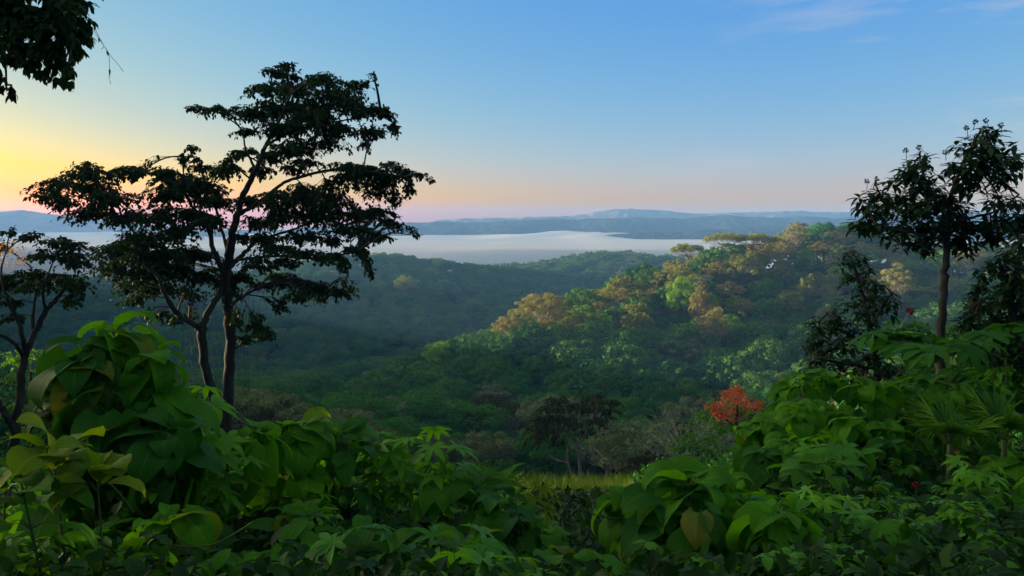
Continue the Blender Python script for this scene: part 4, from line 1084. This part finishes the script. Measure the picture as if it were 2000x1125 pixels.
T_LOBE = [leaf_template([0, .2, .5, .8, 1], [.05, .11, .17, .15, .02], rows=5, cols=2, fold=.25, droop=d, start=.15, seed=i) for i, d in enumerate((.7, 1.0, 1.3))]
PLANTS = []
def near_plant(kind, heads, d, leaf_px, label=None, seed=0, base_px=None, leaf_m=None, low=True):
    """heads: [(px, py[, depth offset])], the tops of its stems"""
    rng = np.random.default_rng(seed * 17 + 5)
    H = np.array([at(h[0], h[1], d + (h[2] if len(h) > 2 else rng.uniform(-.12, .12) * d * .5)) for h in heads])
    bx, by = H[:, 0].mean(), H[:, 1].mean()
    base = np.array((bx, by, ground(bx, by) - .03))
    H = H - base
    L = leaf_px * d / F
    fo, st = MB(), MB()
    m = leaf_m
    for h in H:
        foot = np.array((h[0] * .25, h[1] * .25, 0)) + np.append(rng.uniform(-.06, .06, 2), 0)
        mid = foot * .5 + h * .5 + np.append(rng.uniform(-.08, .08, 2), 0) * max(h[2], .3)
        P, R = smoothline([foot, mid, h], [.012, .008, .004], 6)
        tube(st, P, R, 5)
        span = max(h[2], .2)
        if kind == 'heart':
            m = m or 'heart'
            head_leaves(fo, rng, h, L * .75, 5, T_HEART, (-.9, .2), .3, stem_mb=st)
            head_leaves(fo, rng, h - (0, 0, .28 * L), L, 8, T_HEART, (-1.4, -.55), .35, stem_mb=st)
            if low:
                for q in np.arange(.9 * L, min(span * .85, 3.6 * L), .75 * L):
                    head_leaves(fo, rng, P[int(np.clip((1 - q / span) * (len(P) - 1), 0, len(P) - 1))], L * 1.05, 5, T_HEART, (-1.5, -.75), .45, stem_mb=st)
        elif kind == 'oval':
            m = m or 'oval'
            head_leaves(fo, rng, h, L * .7, 5, T_OVAL, (-.3, .8), .12, stem_mb=st)
            head_leaves(fo, rng, h - (0, 0, .25 * L), L, 6, T_OVAL, (-.7, .2), .3, stem_mb=st)
            if low:
                for q in np.arange(.7 * L, min(span * .85, 4 * L), .6 * L):
                    head_leaves(fo, rng, P[int(np.clip((1 - q / span) * (len(P) - 1), 0, len(P) - 1))], L, 4, T_OVAL, (-.9, .1), .4, stem_mb=st)
        elif kind == 'paddle':
            m = m or 'yellowleaf'
            head_leaves(fo, rng, h, L, 5, T_PADDLE, (.1, 1.0), .15, stem_mb=st)
            head_leaves(fo, rng, h - (0, 0, .2 * L), L * 1.1, 5, T_PADDLE, (-.4, .3), .2, stem_mb=st)
        elif kind in ('palmate', 'cecropia'):
            m = m or 'palmate'
            big = kind == 'cecropia'
            for ring in range(1 if big else 3):
                n = 6 if big else 5
                c0 = h - (0, 0, ring * .75 * L)
                if c0[2] < .1: break
                a = rng.random() * 6.283 + np.arange(n) * 6.283 / n + rng.normal(0, .3, n)
                for q in a:
                    o = np.array((math.cos(q), math.sin(q), 0))
                    c = c0 + o * L * rng.uniform(.5, 1.0) + np.array((0, 0, rng.uniform(-.1, .35) * L))
                    tubes(st, c0[None], ((c0 + c) / 2 + (0, 0, .08 * L))[None], c[None], .005 if big else .003, .002)
                    palmate_leaf(fo, rng, c, L * rng.uniform(.75, 1.1), 9 if big else int(rng.integers(5, 8)), np.array((0, 0, 1)) + o * rng.uniform(.1, .7) + rng.normal(0, .15, 3), o, 2.7 if big else 2.0, T_LOBE if big else T_FLET)
        elif kind == 'herb':
            m = m or 'herb'
            for tw in range(9):
                a = rng.random() * 6.283
                o = np.array((math.cos(a), math.sin(a), 0))
                s = P[int(rng.uniform(.35, 1) * (len(P) - 1))]
                e = s + o * L * rng.uniform(1.2, 3.2) + np.array((0, 0, rng.uniform(-.4, 1.4) * L))
                md = (s + e) / 2 + np.array((0, 0, .3 * L))
                tubes(st, s[None], md[None], e[None], .003, .0015)
                n = 14
                t = np.repeat(np.linspace(.25, 1, n // 2), 2)[:, None]
                pos = (1 - t) ** 2 * s + 2 * t * (1 - t) * md + t * t * e
                side = np.cross(o, (0, 0, 1)) * np.where(np.arange(n) % 2, 1, -1)[:, None]
                ax = side * .9 + o * .55 + np.array((0, 0, -.15)) + rng.normal(0, .2, (n, 3))
                leaves(fo, pos, ax, np.tile((0, 0, 1.0), (n, 1)) + rng.normal(0, .3, (n, 3)), L * rng.uniform(.6, 1.1, n), T_TREE, rng)
    names = {'heart': 'heart_leaved_plant', 'oval': 'broad_leaved_plant', 'paddle': 'yellow_leaved_plant', 'palmate': 'hand_leaved_plant', 'cecropia': 'umbrella_leaved_plant', 'herb': 'small_leaved_herb'}
    root = empty(names[kind], base)
    fo.obj('foliage', M[m], root)
    st.obj('stem', M['stem'], root)
    tag(root, label, 'plant')
    hx = np.mean([h[0] for h in heads]); hy = np.mean([h[1] for h in heads]) + leaf_px * .5
    PLANTS.append((root, kind, hx, hy, d, leaf_px, m))
    return root

HAND = [
    # the tall heap of heart-shaped leaves at the left
    ('heart', [(222, 648), (262, 662)], 5.4, 92, 'tall heart leaved plant whose tip stands highest in the left heap', 'heart'),
    ('heart', [(165, 682), (190, 705)], 5.2, 98, 'heart leaved plant on the left flank of the tall left heap', 'heart_dark'),
    ('heart', [(290, 700), (300, 745)], 5.2, 96, 'heart leaved plant on the right flank of the tall left heap', 'heart'),
    ('heart', [(140, 765), (215, 775)], 4.8, 120, 'dark heart leaved plant low in front of the left heap', 'heart_dark'),
    ('heart', [(270, 820), (320, 845)], 4.8, 115, 'heart leaved plant between the left heap and the hand leaved plant', 'heart_dark'),
    ('palmate', [(372, 785), (345, 810)], 5.8, 62, 'light green hand leaved plant just left of the crossing trunks', None),
    ('palmate', [(395, 865), (440, 895)], 5.4, 60, 'hand leaved plant at the foot of the crossing trunks', None),
    ('paddle', [(105, 905)], 3.6, 115, 'plant with large yellowing upright leaves at the lower left', None),
    ('paddle', [(190, 935)], 3.4, 100, 'plant with drooping yellow edged leaves right of the upright yellow leaves', None),
    ('oval', [(40, 935), (10, 960)], 3.4, 110, 'broad leaved plant in the lower left corner', None),
    ('heart', [(505, 845), (545, 838)], 6.0, 80, 'heart leaved plant right of the crossing trunks', 'heart'),
    ('heart', [(590, 832), (625, 838)], 6.2, 85, 'rounded heart leaved plant topping the middle thicket', 'heart'),
    ('oval', [(665, 850), (690, 870)], 6.2, 78, 'broad leaved plant on the right shoulder of the middle thicket', 'heart_dark'),
    ('palmate', [(725, 868), (760, 880)], 7.0, 52, 'hand leaved plant below the grey green valley trees', None),
    ('palmate', [(840, 872)], 7.0, 60, 'pale tipped hand leaved plant standing alone above the thicket', None),
    ('oval', [(800, 905), (870, 925)], 6.6, 70, 'broad leaved plant under the pale tipped hand leaved plant', None),
    ('oval', [(930, 935), (985, 950)], 6.6, 66, 'broad leaved plant at the left rim of the grass clearing', None),
    ('palmate', [(1045, 945)], 7.5, 40, 'small yellow tipped hand leaved plant beside the grass clearing', 'yellowleaf'),
    ('heart', [(985, 985), (1010, 1010)], 5.6, 85, 'heart leaved plant in front of the clearing on its left', 'heart_dark'),
    ('heart', [(1212, 972), (1235, 1000)], 5.4, 78, 'heart leaved plant in the middle below the clearing', 'heart'),
    ('heart', [(1315, 925), (1345, 945)], 4.8, 118, 'big drooping heart leaved plant right of the clearing', 'heart'),
    ('heart', [(1300, 985), (1370, 1005)], 4.5, 112, 'big dark drooping plant below the drooping heart leaved plant', 'heart_dark'),
    ('heart', [(1395, 925), (1420, 950)], 6.2, 62, 'heart leaved plant below the round yellow green bush', 'heart'),
    ('heart', [(1520, 995), (1550, 1010)], 4.3, 110, 'broad drooping heart leaved plant in the right foreground', 'heart'),
    ('heart', [(1465, 838), (1500, 825)], 9.0, 48, 'heart leaved plant just right of the orange blossom tree', 'heart'),
    ('heart', [(1535, 752), (1560, 742)], 10.5, 50, 'heart leaved plant on the left top of the green mound', 'heart'),
    ('heart', [(1605, 738), (1632, 742)], 10.5, 52, 'heart leaved plant on the very top of the green mound', 'heart'),
    ('heart', [(1690, 748), (1722, 755)], 10.0, 48, 'heart leaved plant on the right top of the green mound', 'heart'),
    ('heart', [(1562, 800), (1590, 795)], 9.2, 58, 'large heart leaved plant on the face of the green mound', 'heart'),
    ('heart', [(1640, 815), (1665, 820)], 9.0, 60, 'broad heart leaved plant at the centre of the green mound', 'heart'),
    ('heart', [(1735, 842), (1700, 850)], 8.6, 52, 'heart leaved plant left of the fan palms', 'heart'),
    ('heart', [(1535, 868), (1570, 880)], 8.2, 58, 'heart leaved plant low on the left of the mound', 'heart'),
    ('heart', [(1480, 893), (1500, 905)], 7.6, 54, 'heart leaved plant at the left foot of the mound', 'heart'),
    ('heart', [(1640, 880), (1670, 890)], 7.8, 56, 'heart leaved plant at the middle foot of the mound', 'heart'),
    ('heart', [(1730, 870), (1760, 885)], 7.6, 54, 'heart leaved plant at the foot of the mound below the fan palms', 'heart_dark'),
    ('oval', [(1795, 728), (1825, 740)], 11.6, 50, 'broad leaved plant hiding the foot of the slim straight stem', None),
    ('heart', [(1885, 742), (1912, 752)], 11.2, 46, 'heart leaved plant above the fan palm fronds', 'heart_dark'),
    ('palmate', [(1955, 728), (1985, 745)], 11.0, 52, 'hand leaved plant at the right edge above the larger fan palm', None),
    ('oval', [(1755, 752), (1772, 770)], 10.8, 48, 'broad leaved plant between the mound top and the slim straight stem', None),
    ('heart', [(1850, 775), (1830, 790)], 10.4, 48, 'heart leaved plant right behind the stiff fan palm', 'heart'),
    ('oval', [(1930, 700), (1900, 712)], 12.2, 50, 'broad leaved plant low under the black green right edge tree', 'heart_dark'),
    ('cecropia', [(1772, 668)], 9.6, 64, 'plant with huge umbrella leaves left of the slim straight stem', 'heart_dark'),
    ('cecropia', [(1862, 690)], 9.2, 66, 'plant with huge umbrella leaves across the slim straight stem', 'heart_dark'),
    ('cecropia', [(1965, 650)], 10.0, 58, 'plant with huge lobed leaves near the right edge', 'heart_dark'),
]
for i, (k, hd, d, lp, lab, lm) in enumerate(HAND):
    near_plant(k, hd, d, lp, lab, seed=100 + i, leaf_m=lm)
N_HAND = len(PLANTS)

ENV_X = [-900, -100, 0, 60, 100, 150, 220, 300, 340, 400, 440, 480, 560, 620, 700, 800, 850, 900, 960, 1040, 1100, 1150, 1250, 1300, 1340, 1400, 1450, 1520, 1600, 1700, 1760, 1850, 2000, 2100]
ENV_Y = [985, 985, 975, 950, 880, 770, 690, 730, 800, 850, 900, 860, 850, 850, 880, 900, 900, 935, 960, 985, 1015, 1020, 1000, 950, 930, 900, 850, 780, 765, 770, 800, 830, 830, 830]
PR = np.random.default_rng(4242)
for li, (d, f, stepx) in enumerate(((12.5, .04, 95), (10.5, .10, 110), (8.6, .2, 125), (7.2, .3, 140), (6.0, .42, 155), (5.0, .56, 175), (4.2, .72, 200), (3.6, .88, 240))):
    x = -60 + PR.uniform(0, stepx)
    while x < 2060:
        e = np.interp(x, ENV_X, ENV_Y)
        y = e + (1125 - e) * f + PR.uniform(-12, 22)
        dd = d * PR.uniform(.94, 1.06)
        h = at(x, y, dd); g = ground(h[0], h[1])
        u = PR.random()
        if h[2] - g > .25:
            if x > 1480 and y > 850: k = 'herb' if u < .66 else 'heart' if u < .8 else 'palmate' if u < .93 else 'oval'
            elif x > 1250: k = 'heart' if u < .6 else 'palmate' if u < .75 else 'oval' if u < .85 else 'herb'
            elif x < 420: k = 'oval' if u < .35 else 'heart' if u < .62 else 'palmate' if u < .82 else 'herb'
            else: k = 'oval' if u < .34 else 'palmate' if u < .64 else 'heart' if u < .88 else 'herb'
            L = {'heart': .30, 'oval': .27, 'palmate': .22, 'herb': .10}[k] * PR.uniform(.85, 1.15)
            nh = 3 if k == 'herb' else 2
            hd = [(x + PR.uniform(-.5, .5) * stepx * .6, y + PR.uniform(-6, 20)) for _ in range(nh)]
            near_plant(k, hd, dd, L * F / dd, None, seed=1000 + len(PLANTS), leaf_m='heart_dark' if k == 'heart' and PR.random() < .4 else None)
        x += stepx * PR.uniform(.8, 1.2)

# uncountable small foliage between the plants, coloured dark to deepen the shaded gaps
mb = MB()
rng = np.random.default_rng(77)
n = 36000
yy = np.exp(rng.uniform(math.log(2.6), math.log(16), n)); xx = rng.uniform(-1.15, 1.15, n) * yy
zz = height(xx, yy)
_, ptop = None, None
gpx, _g = proj(np.stack([xx, yy, zz], -1))
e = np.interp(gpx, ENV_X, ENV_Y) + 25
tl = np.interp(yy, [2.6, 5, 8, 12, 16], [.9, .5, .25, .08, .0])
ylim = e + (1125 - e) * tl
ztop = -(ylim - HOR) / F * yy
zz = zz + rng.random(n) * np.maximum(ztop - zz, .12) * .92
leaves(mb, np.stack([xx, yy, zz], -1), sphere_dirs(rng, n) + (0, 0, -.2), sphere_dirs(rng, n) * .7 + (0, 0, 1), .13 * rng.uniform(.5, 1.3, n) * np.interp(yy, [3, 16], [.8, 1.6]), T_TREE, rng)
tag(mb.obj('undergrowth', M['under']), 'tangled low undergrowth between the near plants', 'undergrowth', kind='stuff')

# low scrub on the slope below the clearing and under the valley trees
mb = MB()
n = 4300
yy = rng.uniform(15, 135, n) ** 1.0; xx = rng.uniform(-1.0, 1.0, n) * yy
sel = ~((xx > -.02 * yy) & (xx < .2 * yy) & (yy < 34)) & ~((xx > .02 * yy) & (xx < .15 * yy) & (yy > 30) & (yy < 66))
xx, yy = xx[sel], yy[sel]; zz = height(xx, yy)
for i in range(len(xx)):
    r = rng.uniform(.5, 1.3) * np.interp(yy[i], [15, 135], [.6, 1.7]); m_ = 110 if yy[i] < 50 else 60
    d = sphere_dirs(rng, m_); d[:, 2] = np.abs(d[:, 2])
    leaves(mb, np.array((xx[i], yy[i], zz[i])) + d * r * np.array((1, 1, .95)), d * .6 + sphere_dirs(rng, m_), d + sphere_dirs(rng, m_) * .5, r * (.2 if yy[i] < 50 else .3) * rng.uniform(.6, 1.2, m_), T_QUAD, rng, tint=np.clip(rng.random() * .6 + rng.random(m_) * .4, 0, 1))
tag(mb.obj('scrub', M['deep'], smooth=False), 'low dark scrub on the slope below the clearing', 'scrub', kind='stuff')

# grass in the clearing
mb = MB()
n = 16000
yy = rng.uniform(17, 36, n); xx = .09 * yy + rng.normal(0, 2.0, n); zz = height(xx, yy)
T_BLADE = [leaf_template([0, .5, 1], [.022, .018, 0], rows=3, cols=2, fold=.2, droop=d, start=.2) for d in (.5, 1.0, 1.5)]
leaves(mb, np.stack([xx, yy, zz], -1), np.stack([rng.normal(0, .35, n), rng.normal(0, .35, n), np.ones(n)], -1), sphere_dirs(rng, n), rng.uniform(.15, .5, n) * (.5 + vnoise(xx * 1.5, yy * 1.5, 9)), T_BLADE, rng)
tag(mb.obj('grass', M['grass']), 'tall yellow green grass in the small clearing', 'grass', kind='stuff')

# fan palms
def fan_palm(px, py, d, L_px, label, seed):
    rng = np.random.default_rng(seed)
    c = at(px, py, d); base = np.array((c[0], c[1], ground(c[0], c[1]) - .05)); h = c - base
    L = L_px * d / F
    root = empty('fan_palm', base)
    st = MB(); tube(st, *smoothline([(0, 0, 0), (h * .5) + (.02, 0, 0), h], [.05, .045, .03], 4), 7, rng=rng, bump=.1)
    TB = [leaf_template([0, .3, .7, 1], [.012, .03, .026, 0], rows=5, cols=2, fold=.7, droop=q, start=.05, seed=i) for i, q in enumerate((.2, .7, 1.3))]
    for a, tilt in ((math.pi * .98, .6), (math.pi * .5, .9), (0.05, .55), (-1.9, .75), (-.8, .65), (2.6, 1.0)):
        o = np.array((math.cos(a), math.sin(a) * .8, 0)); up = np.array((0, 0, 1.0))
        e = h + (o * math.cos(tilt) + up * math.sin(tilt)) * L * .55
        tube(st, *smoothline([h, (h + e) / 2 + (0, 0, .03), e], [.010, .008, .006], 3), 4)
        fb = MB()
        nrm = unit(up * math.cos(tilt) - o * math.sin(tilt)); f = unit(o * math.cos(tilt) + up * math.sin(tilt)); s = np.cross(nrm, f)
        n = 30
        an = np.linspace(-1.75, 1.75, n)
        ax = f[None] * np.cos(an)[:, None] + s[None] * np.sin(an)[:, None]
        leaves(fb, np.repeat(e[None], n, 0), ax, np.repeat(nrm[None], n, 0), L * (1 - .25 * np.abs(an) / 1.75) * rng.uniform(.9, 1.08, n), TB, rng, tint=np.clip(rng.random() * .5 + rng.random(n) * .5, 0, 1))
        fb.obj('frond', M['fan'], root)
    st.obj('stem', M['stem'], root)
    tag(root, label, 'palm')
    SPECIAL.append((px, py, d, label))
fan_palm(1856, 868, 8.0, 78, 'fan palm with stiff pleated fronds right of the heart leaved mound', 3)
fan_palm(1962, 862, 8.4, 92, 'larger fan palm at the right edge with bright lit fronds', 4)

# red flowers
def red_flower(px, py, d, r, label, stalk, seed):
    rng = np.random.default_rng(seed)
    c = at(px, py, d); q = at(px - 22, py + 34, d) if stalk else at(px, py + 30, d)
    root = empty('red_flower', q)
    st = MB(); tube(st, *smoothline([(0, 0, 0), (c - q) * .55 + (0, 0, .01), c - q], [.010, .008, .006], 4), 5); st.obj('stem', M['pale_bark' if stalk else 'stem'], root)
    pb = MB(); n = 40; dd = sphere_dirs(rng, n)
    leaves(pb, (c - q) + dd * r * .25, dd + (0, 0, .3), sphere_dirs(rng, n), r * rng.uniform(.7, 1.2, n), T_TREE, rng)
    pb.obj('petals', M['red'], root)
    tag(root, label, 'flower')
red_flower(1779, 607, 9.4, .055, 'red flower head on a pale stalk beside the huge umbrella leaves', True, 1)
red_flower(1704, 958, 6.2, .035, 'dull red flower among small leaves in the right foreground, lower left one', False, 2)
red_flower(1789, 948, 6.4, .03, 'dull red flower among small leaves below the fan palms', False, 3)

# hanging vines
VR = np.random.default_rng(8)
def vine(name, pts, d, r, label, group, leaf=0, dd=.3):
    P = np.array([at(x, y, d + VR.uniform(-dd, dd)) for x, y in pts]); b = P[0].copy()
    mb = MB(); Q, R = smoothline(P - b, [r] * len(P), 6); tube(mb, Q, R, 4)
    if leaf:
        n = leaf; ix = VR.integers(2, len(Q), n)
        leaves(mb, Q[ix], sphere_dirs(VR, n) * .5 + (0, 0, -1), sphere_dirs(VR, n), .06, T_LANCE, VR)
    o = mb.obj(name, M['twig']); o.location = b
    return tag(o, label, 'vine', group)
VL = []
for i, x in enumerate((352, 366, 378, 389, 402, 413, 424, 470, 482, 492, 500, 508, 386, 476)):
    y0_ = 560 + VR.uniform(0, 60); y1_ = VR.uniform(720, 830)
    VL.append((x, vine('hanging_vine', [(x + VR.uniform(-7, 7), y0_ + (y1_ - y0_) * q_ / 5) for q_ in range(6)], D1, .007, None, 'thin vines hanging under the spreading tree')))
VL.sort(key=lambda q: q[0])
ORD = ['leftmost', 'second', 'third', 'fourth', 'fifth', 'sixth', 'seventh', 'eighth', 'ninth', 'tenth', 'eleventh', 'twelfth', 'thirteenth', 'fourteenth']
for i, (x, o) in enumerate(VL):
    side = 'left of' if x < 430 else 'right of'
    j = i if x < 430 else i - sum(1 for q in VL if q[0] < 430)
    o['label'] = ('thin bare vine hanging %s the crossing trunks, ' % side) + ('nearest the left' if j == 0 else ORD[j] + ' from the left')
vine('hanging_vine', [(181, 45), (195, 75), (213, 105), (230, 125), (241, 140)], D3, .003, 'thin drooping vine curving to the right below the top left branch', None, 0, .05)
vine('hanging_vine', [(183, 60), (200, 85), (212, 105), (214, 130), (213, 155)], D3, .003, 'thin vine with small hanging pods below the top left branch', None, 6, .05)
# climbing tendrils over the near plants
for i, (pts, d, lab) in enumerate(((((170, 850), (178, 905), (230, 960), (260, 1000)), 3.8, 'pale tendril trailing down through the dark leaves of the left heap'),
                                   (((310, 1060), (360, 1068), (420, 1062), (470, 1035), (495, 1018)), 3.6, 'thin tendril looping low across the left foreground'),
                                   (((1130, 985), (1160, 1005), (1200, 1012), (1250, 1012), (1290, 1000)), 4.8, 'thin tendril looping in front of the grass clearing'),
                                   (((1700, 1060), (1725, 1085), (1750, 1098)), 4.4, 'pale slanting tendril in the right foreground'))):
    mbq = vine('tendril', pts, d, .004, lab, None, 0, .05)
    mbq.data.materials[0] = M['stem']

# ------------------------------------------------------------------ labels for the trees and plants not named above
def place_words(px, py, d, anchors):
    best = min(anchors, key=lambda a: (a[0] - px) ** 2 + 1.6 * (a[1] - py) ** 2)
    dx, dy = px - best[0], py - best[1]
    hor = 'left of' if dx < 0 else 'right of'
    ver = 'above' if dy < 0 else 'below'
    if abs(dx) > 2.2 * abs(dy): w = hor
    elif abs(dy) > 2.2 * abs(dx): w = ver
    else: w = ver + ' and ' + hor
    return w, best[2]
FA = [(1470, 470, 'the broad umbrella tree'), (1612, 450, 'the highest ridge tree'), (1336, 560, 'the lime green tree'), (1062, 605, 'the golden shoulder tree'), (996, 645, 'the pale trunked tree'),
      (858, 690, 'the pale valley tree'), (1392, 635, 'the dry spreading tree'), (1435, 790, 'the orange blossom'), (1112, 820, 'the brown valley tree'), (825, 790, 'the brown mound tree'),
      (612, 780, 'the domed valley tree'), (1300, 815, 'the pale leafless tree'), (1455, 520, 'the golden olive tree'), (1690, 560, 'the dark bushy tree'), (1845, 560, 'the slim straight stem'),
      (440, 720, 'the crossing trunks'), (1850, 840, 'the fan palms'), (1218, 600, 'the open tan tree'), (200, 700, 'the left heap'), (50, 720, 'the leaning tree')]
PA = [(220, 680, 'the left heap tip'), (372, 800, 'the pale hand leaves'), (130, 920, 'the yellow leaves'), (440, 870, 'the crossing trunks'), (605, 850, 'the middle thicket top'),
      (840, 890, 'the pale tipped plant'), (1150, 1000, 'the grass clearing'), (1330, 960, 'the drooping heart leaves'), (1435, 800, 'the orange blossom'), (1610, 760, 'the mound top'), (1860, 850, 'the fan palms'),
      (1704, 958, 'the dull red flower'), (1535, 1010, 'the right drooping plant'), (40, 950, 'the corner broad leaves'), (985, 1000, 'the dark clearing plant'), (1600, 880, 'the foot of the mound')]
COUNT = ['', 'one', 'two', 'three', 'four', 'five', 'six', 'seven', 'eight', 'nine', 'ten', 'eleven', 'twelve']
def label_all(rows, grp):
    """rows: (object, words, px, py, place words); equal wordings are told apart by size of the step from left to right"""
    by = {}
    for r in rows: by.setdefault((r[1], r[4]), []).append(r)
    for (w, pl), L in by.items():
        L.sort(key=lambda r: r[2])
        n = len(L)
        for i, r in enumerate(L):
            if n == 1: t = f'{w} {pl}'
            elif n == 2: t = f'{w} {pl}, ' + ('the left of two' if i == 0 else 'the right of two')
            else:
                o = 'leftmost' if i == 0 else 'rightmost' if i == n - 1 else ORD[i] + ' from left'
                t = f'{w} {pl}, {o}'
            r[0]['label'] = t
            r[0]['group'] = grp(r)
rows = []
for (o, k, px, py, y) in FOREST:
    w, a = place_words(px, py, y, FA)
    rows.append((o, KIND_WORDS[k][1], px, py, w + ' ' + a))
label_all(rows, lambda r: 'forest trees of the right hill and valley')
rows = []
PW = {'heart': 'drooping heart leaved plant', 'oval': 'broad oval leaved plant', 'palmate': 'hand leaved plant', 'herb': 'small leaved herb clump', 'paddle': 'yellow leaved plant', 'cecropia': 'umbrella leaved plant'}
for (o, k, px, py, d, lp, m) in PLANTS[N_HAND:]:
    w, a = place_words(px, py, d, PA)
    rows.append((o, ('dark ' if m == 'heart_dark' else '') + PW[k], px, py, w + ' ' + a))
label_all(rows, lambda r: 'near plants of the foreground thicket')
